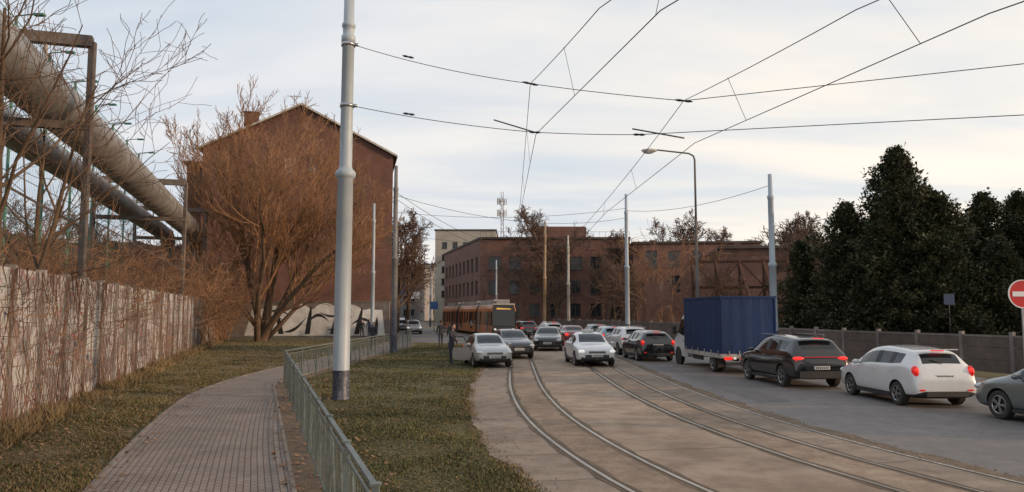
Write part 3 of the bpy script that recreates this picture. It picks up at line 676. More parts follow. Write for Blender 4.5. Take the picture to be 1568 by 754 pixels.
pole(15.6,13,9.8,.16); pole(-2.3,110,10,.12); pole(-13,120,10,.12)
mb=MB(); mb.lathe([(.13,0),(.11,2),(.075,8)],12,0)
mb.tube([(0,0,8),(0,0,11.6),(-.08,0,11.85),(-.35,0,12.0),(-2.3,0,12.22)],[.07,.06,.055,.05,.045],10,0)
mb.ell((-2.75,0,12.18),(.5,.17,.13),1,14,8); mb.ell((-2.8,0,12.1),(.36,.13,.13),2,14,8)
mb.obj('street_lamp',[M('lamp_post_grey',(.16,.15,.14),scale=3),m_trim,m_headoff],(11.1,45,0),smooth=True)
def noentry(x,y,z,r,rz=0):
    root=empty('no_entry_sign',(x,y,0),rz); mb=MB()
    mb.tube([(0,.05,0),(0,.05,z+r*.8)],.03,10,2)
    mb.lathe([(.001,.0),(r*.93,.0)],40,0,'y',(0,-.012,z)); mb.lathe([(r*.93,0),(r,0),(r,.025),(.001,.025)],40,1,'y',(0,-.012,z))
    mb.box((0,-.018,z),(r*1.45,.008,r*.34),1); mb.obj('sign_face_and_post',[m_sred,m_swhite,m_rim],parent=root)
noentry(14.25,21,2.9,.4)
def plate(name,x,y,z,w,h,m,rz=0):
    root=empty(name,(x,y,0),rz); mb=MB(); mb.tube([(0,.04,0),(0,.04,z+h/2)],.03,8,1); mb.box((0,0,z),(w,.02,h),0); mb.box((0,.013,z),(w+.04,.01,h+.04),1); mb.obj('panel_and_post',[m,m_blk],parent=root)
plate('blue_road_sign',20.9,36,3.0,.5,.5,M('sign_dark_blue',(.02,.05,.12),scale=3,rough=.5)); plate('blue_billboard',-24.5,165,7.5,4.5,2.6,m_sblue); plate('white_billboard',-18.4,140,5.5,2.4,1.3,m_swhite); plate('blue_road_sign',15.9,50,2.4,.6,.6,m_sblue); plate('direction_sign',-9.5,92,3.2,.9,.9,m_sblue)
mb=MB()
for a in range(3):
    x=.6*math.cos(a*2.1);y=.6*math.sin(a*2.1); mb.beam((x,y,0),(x*.6,y*.6,33),.12,.12)
    for z in range(0,32,2):
        f=1-.4*z/33;g2=1-.4*(z+2)/33; x2=.6*math.cos(a*2.1+2.1);y2=.6*math.sin(a*2.1+2.1); mb.beam((x*f,y*f,z),(x2*g2,y2*g2,z+2),.06,.06)
for a in range(6):
    for z in (27.5,30.5): mb.box((1.1*math.cos(a),1.1*math.sin(a),z),(.25,.25,1.7),1); mb.beam((0,0,z),(1.1*math.cos(a),1.1*math.sin(a),z),.06,.06)
mb.obj('telecom_mast',[m_rust,m_trim],(-2.6,190,0))

# ------------------------------------------------------------------ overhead wires
def sag(a,b,s,n=14):
    a=Vector(a);b=Vector(b); return [(a.lerp(b,i/n)-Vector((0,0,s*4*(i/n)*(1-i/n)))) for i in range(n+1)]
wr=MB(); T=.010
def wire(a,b,s=0,r=T,n=12): wr.tube(sag(a,b,s,n),r,5)
def ins(p,d,L=.35):
    p=Vector(p); d=Vector(d).normalized(); wr.tube([p-d*L/2,p-d*L*.25,p,p+d*L*.25,p+d*L/2],[.015,.035,.022,.035,.015],8,1)
U0=(-4.55,21,10.05);U1=(.5,20,8.6);U2=(4.2,18,7.55);U3=(15.5,13,7.5)
wire(U0,U1,.12);wire(U1,U2,.03);wire(U2,U3,.0)
D0=(-4.55,21,8.26);D1=(.62,20,7.25);D2=(3.2,18.6,6.85);D3=(15.5,13,6.2)
wire(D0,D1,.08);wire(D1,D2,.02);wire(D2,D3,.0)
ins(Vector(U0).lerp(Vector(U1),.32),Vector(U1)-Vector(U0)); ins(Vector(D0).lerp(Vector(D1),.32),Vector(D1)-Vector(D0)); ins(U1,Vector(U1)-Vector(U0),.45); ins(U2,Vector(U2)-Vector(U1),.45)
ins(D1,(1,-.2,-.1),.3); ins(D2,(1,-.3,-.1),.3)
wr.tube([(-.5,20.1,7.62),(.62,20,7.25)],.018,6,1); wr.tube([(3.0,18.4,6.95),(4.2,18,6.62)],.018,6,1)
C1=[(6.0+.2,0,6.2),(2.1,10.3,6.65),(.65,20,7.2),(.45,33,7.2),(.3,50,6.8),(-.9,69,6.4),(-7.9,98,6.4),(-23,160,6.4)]
M1=[(6.2,0,7.0),(1.5,12.5,7.6),(.5,20,8.6),(.4,35,7.6),(.3,50,7.9),(-.9,69,7.4),(-7.9,98,7.2),(-23,160,7.0)]
C2=[(10.2,0,6.0),(6.1,9.3,6.2),(4.45,18,6.5),(3.65,29,6.25),(3.75,50,6.3),(2.4,69,6.2),(-4.4,99,6.2)]
M2=[(10,0,6.9),(5.2,11,6.95),(4.2,18,7.55),(3.8,25,6.9),(3.7,38,6.8),(3.75,50,7.5),(2.4,69,7.2),(-4.4,99,7.0)]
for Cc in (C1,M1,C2,M2):
    for a,b in zip(Cc,Cc[1:]): wire(a,b,.0 if Cc in (C1,C2) else .03,.009 if a[1]<45 else .014,6)
def at(Cc,y):
    for a,b in zip(Cc,Cc[1:]):
        if a[1]<=y<=b[1]: t=(y-a[1])/(b[1]-a[1]); return Vector(a).lerp(Vector(b),t)
for Ca,Mb in ((C1,M1),(C2,M2)):
    for y in (10.5,15.5,24,30,42,47,56,62): 
        a=at(Ca,y);b=at(Mb,y)
        if a and b: wr.tube([a,b],.006,4)
for (a,b,s) in (((-7,44.8,9.6),(4,80,9.8),1.6),((-7,44.8,9.4),(9.5,62,10.2),1.0),((-7,44.8,9.2),(3.4,80,9.0),1.5),((13.9,40,9.2),(9.5,62,10.8),.5),((-11.1,60,10.6),(9.5,62,11),.7),((3.4,80,11),(-13,120,9.8),1),((9.5,62,9.5),(6.3,84,9.5),.6),((6.3,84,10),(-11.1,60,9),.6)): wire(a,b,s,.015)
wr.obj('tram_overhead_wire',[m_wire,m_blk],smooth=True)

# ------------------------------------------------------------------ vehicles
SED=[(.000,.22,.42,.47,.80,.62,0,0),(.012,.16,.47,.53,.89,.72,0,0),(.08,.14,.54,.60,.96,.78,0,0),(.18,.13,.59,.645,.99,.79,0,0),(.27,.13,.62,.69,1,.79,0,1),(.33,.13,.63,.82,1,.75,1,1),(.42,.13,.64,.965,1,.70,1,0),(.545,.13,.64,1.0,1,.70,2,0),(.567,.13,.64,1.0,1,.70,1,0),(.70,.13,.655,.97,1,.69,2,0),(.715,.13,.655,.965,1,.69,1,0),(.765,.13,.66,.94,1,.69,0,1),(.84,.14,.67,.80,.99,.71,0,1),(.885,.15,.68,.725,.98,.74,0,0),(.975,.17,.66,.70,.93,.74,0,0),(.993,.19,.52,.60,.89,.72,0,0),(1.0,.24,.46,.54,.82,.64,0,0)]
HAT=[(.000,.20,.40,.46,.80,.62,0,0),(.014,.15,.45,.53,.89,.72,0,0),(.08,.13,.52,.59,.96,.78,0,0),(.16,.13,.57,.64,.99,.79,0,0),(.235,.13,.60,.68,1,.79,0,1),(.31,.13,.61,.82,1,.75,1,1),(.41,.13,.63,.965,1,.70,1,0),(.545,.13,.645,1.0,1,.69,2,0),(.567,.13,.645,1.0,1,.69,1,0),(.72,.13,.665,.985,1,.68,2,0),(.735,.13,.665,.98,1,.68,1,0),(.84,.13,.70,.955,.99,.67,0,0),(.915,.14,.70,.925,.97,.65,0,1),(.965,.15,.67,.72,.96,.70,0,0),(.985,.17,.52,.60,.94,.72,0,0),(.997,.19,.42,.50,.92,.74,0,0),(1.0,.22,.38,.44,.86,.68,0,0)]
SUV=[(.000,.24,.44,.50,.84,.66,0,0),(.012,.18,.50,.57,.91,.74,0,0),(.07,.16,.56,.62,.97,.80,0,0),(.16,.16,.60,.655,1,.81,0,0),(.25,.16,.63,.69,1,.81,0,1),(.32,.16,.635,.84,1,.77,1,1),(.40,.16,.645,.965,1,.73,1,0),(.545,.16,.65,1.0,1,.73,2,0),(.565,.16,.65,1.0,1,.73,1,0),(.72,.16,.67,.985,1,.72,2,0),(.735,.16,.67,.98,1,.72,1,0),(.86,.16,.70,.955,.99,.70,0,0),(.92,.17,.69,.925,.97,.68,0,1),(.968,.18,.67,.72,.96,.72,0,0),(.985,.19,.56,.62,.95,.74,0,0),(.997,.20,.42,.5,.93,.76,0,0),(1.0,.25,.38,.45,.87,.7,0,0)]
body_cache={}
import bmesh
def bodymesh(kind,L,W,H,pm,rw):
    key=(kind,L,W,H,pm.name)
    if key in body_cache: return body_cache[key]
    T_={'sedan':SED,'hatch':HAT,'suv':SUV}[kind]; V=[];F=[];MI=[]
    for (u,zl,zb,zt,wb,wt,sf,tf) in T_:
        zl*=H;zb*=H;zt*=H; w=W/2; wB=w*wb; w6=w*wt; y=L/2-u*L
        green=(zt-zb)>.12*H
        a=[(0,zl),(.80*wB,zl),(.965*wB,zl+.05*H),(wB,zl+.45*(zb-zl)),(.985*wB,zb-.045*H),(.945*wB,zb),(w6,zt-.045*H if green else zt-.012*H),(w6-.07,zt-.012*H if green else zt-.004*H),(w6*.5,zt),(0,zt+.004*H)]
        ring=a+[(-x,z) for x,z in a[8:0:-1]]
        V+=[(x,y,z) for x,z in ring]
    n=18
    for i in range(len(T_)-1):
        sf,tf=T_[i][6],T_[i][7]
        for k in range(n):
            F.append((i*n+k,(i+1)*n+k,(i+1)*n+(k+1)%n,i*n+(k+1)%n)[::-1]); kk=k if k<9 else 17-k
            mi=0
            if kk==0: mi=2
            elif kk==1: mi=2 
            elif kk==5: mi=sf
            elif kk in (7,8): mi=tf
            MI.append(mi)
    F.append(tuple(range(n))); MI.append(0); e=(len(T_)-1)*n; F.append(tuple(e+j for j in range(n-1,-1,-1))); MI.append(0)
    me=bpy.data.meshes.new('b'); me.from_pydata(V,[],F); 
    for m in (pm,m_glass,m_blk): me.materials.append(m)
    me.polygons.foreach_set('material_index',MI)
    bm=bmesh.new(); bm.from_mesh(me); bmesh.ops.recalc_face_normals(bm,faces=bm.faces); bm.to_mesh(me); bm.free()
    o=bpy.data.objects.new('tmp',me); sc.collection.objects.link(o)
    s=o.modifiers.new('s','SUBSURF'); s.levels=2; s.render_levels=2
    cut=MB(); r=rw*1.16
    for yy in (L*.5-L*.195,-L*.5+L*.20):
        for sx in (-1,1):
            i0=len(cut.v); nn=24
            for xx in (sx*(W/2-.26),sx*(W/2+.1)):
                for j in range(nn): a=6.2832*j/nn; cut.v.append((xx,yy+r*math.cos(a),rw+.01+r*math.sin(a)))
            for j in range(nn): cut.f.append((i0+j,i0+(j+1)%nn,i0+nn+(j+1)%nn,i0+nn+j)); cut.m.append(2)
            cut.f.append(tuple(i0+j for j in range(nn))); cut.m.append(2); cut.f.append(tuple(i0+nn+j for j in range(nn-1,-1,-1))); cut.m.append(2)
    cm=cut.mesh('c',[pm,m_glass,m_blk]); bm=bmesh.new(); bm.from_mesh(cm); bmesh.ops.recalc_face_normals(bm,faces=bm.faces); bm.to_mesh(cm); bm.free()
    co=bpy.data.objects.new('cut',cm); sc.collection.objects.link(co)
    b=o.modifiers.new('b','BOOLEAN'); b.object=co; b.operation='DIFFERENCE'; b.solver='EXACT'
    dg=bpy.context.evaluated_depsgraph_get(); dg.update(); out=bpy.data.meshes.new_from_object(o.evaluated_get(dg)); 
    out.polygons.foreach_set('use_smooth',[True]*len(out.polygons))
    try: out.set_sharp_from_angle(angle=math.radians(35))
    except Exception: pass
    bpy.data.objects.remove(o); bpy.data.objects.remove(co); body_cache[key]=out; return out
wheel_cache={}
def wheelmesh(r):
    if r in wheel_cache: return wheel_cache[r]
    mb=MB(); t=.1
    mb.lathe([(r*.66,-t),(r*.93,-t),(r,-t*.7),(r,t*.7),(r*.93,t),(r*.68,t),(r*.66,t*.9)],28,0,'x')
    mb.lathe([(r*.68,t*.92),(r*.62,t*.97),(r*.58,t*.8)],28,1,'x'); mb.lathe([(r*.66,t*.45),(.001,t*.45)],28,2,'x'); mb.lathe([(r*.66,-t*.9),(.001,-t*.9)],28,2,'x')
    mb.lathe([(r*.16,t*.5),(r*.15,t*.95),(.001,t)],12,1,'x')
    for k in range(5):
        for q in (-.13,.13):
            a=k*1.2566+q; mb.beam((t*.8,r*.1*math.cos(a),r*.1*math.sin(a)),(t*.8,r*.6*math.cos(a),r*.6*math.sin(a)),r*.10,.03,1)
    me=mb.mesh('wheel',[m_tyre,m_rim,m_blk]); wheel_cache[r]=me; return me
def car(name,x,y,head,kind,L,W,H,pm,brake=False,lamps=False,rw=.31,door=False,taxi=False):
    root=empty(name,(x,y,.014),math.radians(head))
    inst('body',bodymesh(kind,L,W,H,pm,rw),(0,0,0),parent=root)
    wm=wheelmesh(rw)
    for yy in (L*.5-L*.195,-L*.5+L*.20):
        for sx in (-1,1):
            inst('wheel',wm,(sx*(W/2-.115),yy,rw),0 if sx>0 else math.pi,parent=root); 
    mb=MB()
    f=L/2; 
    mb.box((0,f-.01,.30*H),(W*.58,.05,.12*H),0); mb.box((0,f-.012,.435*H),(W*.40,.05,.055*H),0)
    mb.box((0,f+.022,.335*H),(.50,.015,.11),1)
    for sx in (-1,1): mb.ell((sx*W*.365,f-.11,.455*H),(W*.095,.135,.055*H),4 if lamps else 5,12,8); mb.ell((sx*W*.36,f-.05,.27*H),(.07,.06,.045),0,10,6)
    mb.box((0,f+.016,.437*H),(W*.36,.012,.012),3)
    rz=-f; tl=2 if not brake else 6
    if kind=='sedan':
        for sx in (-1,1): mb.ell((sx*W*.375,rz+.07,.565*H),(W*.095,.11,.065*H),tl,12,8)
        mb.box((0,rz-.012,.40*H),(.50,.02,.11),1); mb.box((0,rz+.0,.27*H),(W*.6,.04,.08*H),0)
    elif kind=='hatch':
        for sx in (-1,1): mb.ell((sx*W*.415,rz+.14,.60*H),(W*.05,.13,.10*H),2,12,8); mb.ell((sx*W*.412,rz+.115,.625*H),(W*.042,.12,.05*H),tl,12,8)
        mb.box((0,rz+.035,.515*H),(.50,.02,.11),1); mb.box((0,rz-.004,.235*H),(W*.62,.05,.09*H),0)
        for sx in (-1,1): mb.box((sx*W*.36,rz-.005,.30*H),(.14,.02,.04),2)
        if brake: mb.box((0,rz+.31,.945*H),(.34,.03,.025),6)
        mb.box((0,rz+.30,.965*H),(W*.55,.22,.02),7)
        mb.beam((0,rz+.13,.735*H),(-.28,rz+.19,.80*H),.02,.02,0)
    else:
        for sx in (-1,1):
            mb.ell((sx*W*.38,rz+.09,.575*H),(W*.10,.09,.035*H),tl,12,8); mb.ell((sx*W*.43,rz+.13,.535*H),(.035,.1,.06*H),2,10,6)
        mb.box((0,rz+.0,.60*H),(W*.62,.03,.018),2)
        mb.box((0,rz-.01,.40*H),(.50,.03,.11),1); mb.box((0,rz+.0,.27*H),(W*.78,.06,.13*H),0); mb.box((0,rz+.30,.965*H),(W*.6,.25,.025),7)
        for sx in (-1,1): mb.box((sx*W*.34,0-.25,.995*H),(.03,L*.42,.03),3)
        if brake: mb.box((0,rz+.2,.945*H),(.34,.03,.025),6)
    for sx in (-1,1):
        mb.ell((sx*(W/2+.07),L*.5-L*.335,.67*H),(.10,.06,.065),7,12,8); mb.beam((sx*(W/2-.06),L*.5-L*.34,.645*H),(sx*(W/2+.03),L*.5-L*.335,.655*H),.04,.03,0)
        for yy in (-.02*L,-.23*L): mb.box((sx*(W/2-.02),yy,.585*H),(.03,.15,.025),3 if pm is P_black else 7)
        mb.box((sx*(W/2-.045),0-.0,.155*H),(.05,L*.44,.06*H),0)
    if taxi: mb.box((0,-.1,H+.06),(.5,.18,.12),1); mb.box((0,-.1,H+.02),(.3,.1,.05),0)
    mb.obj('trim_and_lamps',[m_blk,m_plate,m_red,m_rim,m_head,m_headoff,m_brk,pm],parent=root,bevel=.006,smooth=False)
    pt=MB()
    for k in range(7):
        for (yy,zz,sg) in ((f+.031,.335*H,1),(rz-.026 if kind!='hatch' else rz+.022,(.40 if kind!='hatch' else .515)*H,-1)): pt.box((-.19+k*.062,yy,zz),(.035,.004,.065),0)
    pt.obj('plate_characters',[m_blk],parent=root)
    if door:
        dm=MB(); hx,hy=W/2-.03,L*.5-L*.33; a=math.radians(50); dx,dy=math.sin(a),-math.cos(a)
        P=lambda t,z:(hx+dx*t,hy+dy*t,z)
        dm.beam(P(0,.52),P(.95,.52),.07,.36,0); dm.beam(P(.02,.745),P(.92,.745),.06,.12,0); dm.beam(P(.05,.31),P(.88,.31),.05,.08,0)
        dm.beam(P(.05,.80),P(.38,1.28),.035,.035,2); dm.beam(P(.38,1.28),P(.88,1.31),.035,.035,2); dm.beam(P(.89,.80),P(.89,1.31),.035,.035,2)
        dm.ell(P(.12,.92),(.1,.1,.07),0,10,6)
        dm.box(P(.8,.66),(.03,.03,.03),2)
        dm.obj('open_door',[pm,m_glass,m_blk],parent=root)
    return root
def behind(xr,yr,head,L):
    h=math.radians(head); return (xr-math.sin(h)*L/2, yr+math.cos(h)*L/2)
c=behind(12.35,13.9,10,4.2); car('police_car',c[0],c[1],10,'hatch',4.2,1.78,1.47,P_grey,rw=.315)
c=behind(10.8,18.9,3,3.95); car('white_hatchback_car',c[0],c[1],3,'hatch',3.95,1.72,1.49,P_white,brake=True,rw=.30)
c=behind(9.6,23.5,5,4.5); car('black_suv_car',c[0],c[1],5,'suv',4.5,1.87,1.65,P_black,brake=True,rw=.345)
c=behind(7.05,36.4,5,4.3); car('black_hatchback_car',c[0],c[1],5,'hatch',4.3,1.8,1.5,P_black,brake=True)
c=behind(6.9,41.8,6,4.3); car('white_suv_car',c[0],c[1],6,'suv',4.3,1.8,1.58,P_white,rw=.33)
c=behind(6.5,47.5,6,4.3); car('silver_car',c[0],c[1],6,'hatch',4.3,1.8,1.5,P_blue,brake=True)
c=behind(4.5,53,6,4.4); car('red_car',c[0],c[1],6,'sedan',4.4,1.8,1.45,P_red,brake=True)
c=behind(3.6,63,9,4.3); car('grey_car',c[0],c[1],9,'hatch',4.3,1.8,1.5,P_silver,brake=True)
c=behind(1.6,69,12,4.3); car('dark_car',c[0],c[1],12,'suv',4.3,1.8,1.6,P_dark,brake=True)
c=behind(4.1,73,12,4.3); car('dark_car',c[0],c[1],12,'hatch',4.3,1.8,1.5,P_red,brake=True)
c=behind(6.6,56,6,4.3); car('dark_car',c[0],c[1],6,'hatch',4.3,1.8,1.5,P_dark,brake=True)
def front(xf,yf,head,L): h=math.radians(head); return (xf+math.sin(h)*L/2*1.0,yf-math.cos(h)*L/2)
c=front(3.72,33.0,184,4.6); car('white_taxi_car',c[0],c[1],184,'sedan',4.6,1.8,1.46,P_white,lamps=True,rw=.32,taxi=True)
c=front(-.72,32.3,192,4.25); car('silver_sedan_car',c[0],c[1],192,'sedan',4.25,1.7,1.43,P_silver,lamps=False,rw=.29,door=True)
c=front(.38,38.5,192,4.5); car('dark_sedan_car',c[0],c[1],192,'sedan',4.5,1.8,1.48,P_dark,lamps=False)
c=front(2.15,46.0,176,4.6); car('black_sedan_car',c[0],c[1],176,'sedan',4.6,1.83,1.47,P_black,lamps=False)
c=front(-10.6,82,190,4.3); car('oncoming_car',c[0],c[1],190,'hatch',4.3,1.8,1.5,P_silver,lamps=True)
c=front(-14.2,98,192,4.3); car('oncoming_car',c[0],c[1],192,'suv',4.3,1.8,1.6,P_white,lamps=True)
c=front(-13,90,192,4.3); car('oncoming_car',c[0],c[1],192,'sedan',4.3,1.8,1.5,P_dark,lamps=True)

h=math.radians(5); tx,ty=9.15-math.sin(h)*3.2,29.2+math.cos(h)*3.2
root=empty('box_truck',(tx,ty,.014),h)
mb=MB()
L=4.5;Wt=2.2;z0,z1=.78,2.98; y0=-3.2;n=36
def wob(i): return .004*math.sin(i*2.1)+.003*math.sin(i*5.3)
outl=[]
for i in range(n+1): outl.append((-Wt/2-wob(i),y0+L*i/n))
outl2=[(Wt/2+wob(i+3),y0+L*(n-i)/n) for i in range(n+1)]
rear=[(Wt/2-Wt*i/14,y0-.005*math.sin(i*1.9)) for i in range(1,14)]
ol=outl+outl2+rear
i0=len(mb.v)
for z,s in ((z0,1.0),(1.5,1.006),(2.3,1.002),(z1-.05,1.0)): mb.v+=[(x*s,yy,z) for x,yy in ol]
m_=len(ol)
for r_ in range(3):
    for j in range(m_): mb.f.append((i0+r_*m_+j,i0+r_*m_+(j+1)%m_,i0+(r_+1)*m_+(j+1)%m_,i0+(r_+1)*m_+j)[::-1]); mb.m.append(0)
mb.f.append(tuple(i0+3*m_+j for j in range(m_))); mb.m.append(0)
mb.obj('tarpaulin_cover',[m_tarp],parent=root,smooth=False)
mb=MB()
mb.box((0,y0+L/2,z1-.02),(Wt+.06,L+.06,.09),0); mb.box((0,y0+L/2,z0-.09),(Wt+.02,L,.17),1)
for sx in (-1,1):
    for yy in rng(y0+.3,y0+L-.3,.75): mb.box((sx*(Wt/2+.03),yy,z0+.02),(.02,.05,.2),1)
    mb.beam((sx*.42,y0+.1,.58),(sx*.42,3.0,.58),.1,.18,2)
    mb.box((sx*.85,y0-.03,.60),(.30,.05,.11),3); mb.box((sx*.6,y0-.05,.61),(.1,.03,.08),5)
    mb.beam((sx*(Wt/2-.03),y0-.02,z0),(sx*(Wt/2-.03),y0-.02,z1-.08),.05,.03,0)
for k in range(5): mb.box((-.8+k*.4,y0-.02,z0+.03),(.03,.02,.16),1)
mb.box((0,y0-.02,.40),(1.9,.08,.12),2); mb.box((0,y0-.045,.62),(.52,.02,.12),4)
mb.box((-1.0,-.2,.55),(.05,1.2,.3),2); mb.box((1.0,-.2,.55),(.05,1.2,.3),2)
for sx in (-1,1): mb.box((sx*.95,y0+.45,.42),(.3,.03,.35),2)
mb.obj('chassis_and_frame',[m_tarp,m_trim,m_blk,m_brk,m_plate,m_head],parent=root)
def cabmesh():
    V=[];F=[];MI=[]
    prof=[(1.35,.40),(1.35,1.35),(1.35,2.25),(2.05,2.32),(2.40,2.15),(2.86,1.42),(3.28,1.18),(3.38,.8),(3.36,.40)]
    xs=[-1,-.93,-.5,0,.5,.93,1]
    for xx in xs:
        for (yy,zz) in prof:
            tp=1-.14*max(0,(zz-1.3)/1.0); e=.03 if abs(xx)==1 else 0
            V.append((xx*.98*tp,yy-(.12*abs(xx)**3 if yy>2.5 else 0),zz-e))
    n=len(prof)
    for i in range(len(xs)-1):
        for k in range(n):
            F.append((i*n+k,i*n+(k+1)%n,(i+1)*n+(k+1)%n,(i+1)*n+k)); MI.append(1 if (k==4 and 1<=i<=4) else (2 if k==n-1 else 0))
    F.append(tuple(range(n))); MI.append(0); F.append(tuple((len(xs)-1)*n+k for k in range(n-1,-1,-1))); MI.append(0)
    me=bpy.data.meshes.new('cab'); me.from_pydata(V,[],F); 
    for m in (P_white,m_glass,m_blk): me.materials.append(m)
    me.polygons.foreach_set('material_index',MI)
    bm=bmesh.new(); bm.from_mesh(me); bmesh.ops.recalc_face_normals(bm,faces=bm.faces); bm.to_mesh(me); bm.free(); return me
o=inst('cab',cabmesh(),(0,0,0),parent=root); b=o.modifiers.new('b','BEVEL'); b.width=.05; b.segments=3
mb=MB()
for sx in (-1,1):
    mb.quad([(sx*.975,1.7,1.32),(sx*.965,2.75,1.38),(sx*.90,2.3,2.05),(sx*.895,1.7,2.10)],0)
    mb.box((sx*1.15,2.62,1.55),(.14,.12,.36),1); mb.beam((sx*.95,2.65,1.45),(sx*1.1,2.62,1.5),.04,.04,1)
    mb.box((sx*.985,1.85,1.1),(.02,.16,.03),1); mb.lathe([(.001,-.02),(.44,-.02),(.44,.01),(.001,.01)],24,1,'x',(sx*.985,2.55,.37))
    mb.ell((sx*.75,3.22,.85),(.16,.14,.13),2,10,6)
mb.box((0,3.38,.75),(1.0,.04,.22),1); mb.box((0,3.37,.45),(1.9,.06,.2),1)
mb.obj('cab_details',[m_glass,m_blk,m_headoff],parent=root)
wm=wheelmesh(.36)
for yy in (2.55,-1.9):
    for sx in (-1,1):
        inst('wheel',wm,(sx*.90,yy,.36),0 if sx>0 else math.pi,parent=root)
        if yy<0: inst('wheel',wm,(sx*.68,yy,.36),0 if sx>0 else math.pi,parent=root)

m_disp=M('destination_display',(.3,.15,.02),emit=((1,.6,.15),.5))
def tram_section(root,name,p,q,Wd,front=False):
    p=Vector(p);q=Vector(q); d=(q-p); L=d.length; an=math.atan2(d.y,d.x)-math.pi/2
    sec=MB(); hw=Wd/2
    prof=[(hw-.05,.25),(hw,.35),(hw,1.15),(hw-.01,1.18),(hw-.06,2.45),(hw-.10,2.70),(hw-.25,3.05),(hw-.55,3.15)]
    ringf=[(x,z) for x,z in prof]+[(-x,z) for x,z in prof[::-1]]
    st=[(0,.93,.0),(.25,1,.0),(L,1,0)] if front else [(0,1,0),(L,1,0)]
    n=len(ringf)
    for yy,sc_,_ in st:
        for x,z in ringf: 
            rake=(.0 if not (front and yy==0) else .18*max(0,(z-1.2)/2)); sec.v.append((x*sc_,yy+rake,z))
    for i in range(len(st)-1):
        for k in range(n):
            mi={0:2,1:0,2:0,3:1,4:0,5:0,6:3}.get(k if k<7 else 14-k,3); 
            if k==15: mi=2
            sec.f.append((i*n+k,(i+1)*n+k,(i+1)*n+(k+1)%n,i*n+(k+1)%n)); sec.m.append(mi)
    sec.f.append(tuple(range(n))); sec.m.append(2); sec.f.append(tuple((len(st)-1)*n+k for k in range(n-1,-1,-1))); sec.m.append(2)
    for yy in rng(.9,L-.4,1.35):
        for sx in (-1,1): sec.beam((sx*(hw+.005),yy,1.2),(sx*(hw-.05),yy,2.44),.03,.22,0)
    for yy in rng(2,L-2,3.4):
        for sx in (-1,1):
            sec.box((sx*(hw+.004),yy,1.5),(.03,1.2,2.1),0); 
            for k in (-.3,.3): sec.box((sx*(hw+.02),yy+k,1.55),(.02,.5,1.75),1)
    sec.box((0,L*.5,3.35),(Wd*.62,L*.72,.38),3); sec.box((0,L*.12,3.28),(Wd*.5,1.4,.25),4)
    if front:
        sec.quad([(-hw*.84,-.02,1.15),(hw*.84,-.02,1.15),(hw*.80,.13,2.55),(-hw*.80,.13,2.55)],1)
        sec.quad([(-hw*.55,.125,2.62),(hw*.55,.125,2.62),(hw*.53,.155,2.82),(-hw*.53,.155,2.82)],6)
        sec.box((0,-.03,.62),(Wd*.80,.06,.42),2); 
        for sx in (-1,1): sec.ell((sx*hw*.68,-.05,.85),(.12,.06,.09),5,10,6); sec.box((sx*(hw+.12),.25,2.1),(.1,.08,.35),2)
        sec.box((0,.25,3.1),(Wd*.86,.25,.12),3)
        sec.box((0,-.08,.32),(Wd*.7,.12,.16),2)
    return sec.obj(name,[m_orange,m_glass,m_blk,m_trim,m_greypl,m_head,m_disp],(p.x,p.y,0),an,parent=root)
root=empty('tram',(0,0,0))
T2=lambda y:(TC(y)-.0,y,0)
tram_section(root,'front_section',T2(67.6),T2(77.5),2.4,True); tram_section(root,'bellows',T2(77.5),T2(78.4),2.0); tram_section(root,'middle_section',T2(78.4),T2(88),2.4); tram_section(root,'bellows_2',T2(88),T2(88.9),2.0); tram_section(root,'rear_section',T2(88.9),T2(98),2.4)
mb=MB(); a=Vector((TC(80),80,3.5)); mb.tube([a,a+Vector((.2,-1.3,1.2)),a+Vector((-.1,.3,2.7))],.04,6); mb.beam(a+Vector((-.9,.3,2.75)),a+Vector((.8,.3,2.75)),.06,.06); mb.obj('pantograph',[m_blk],parent=root)

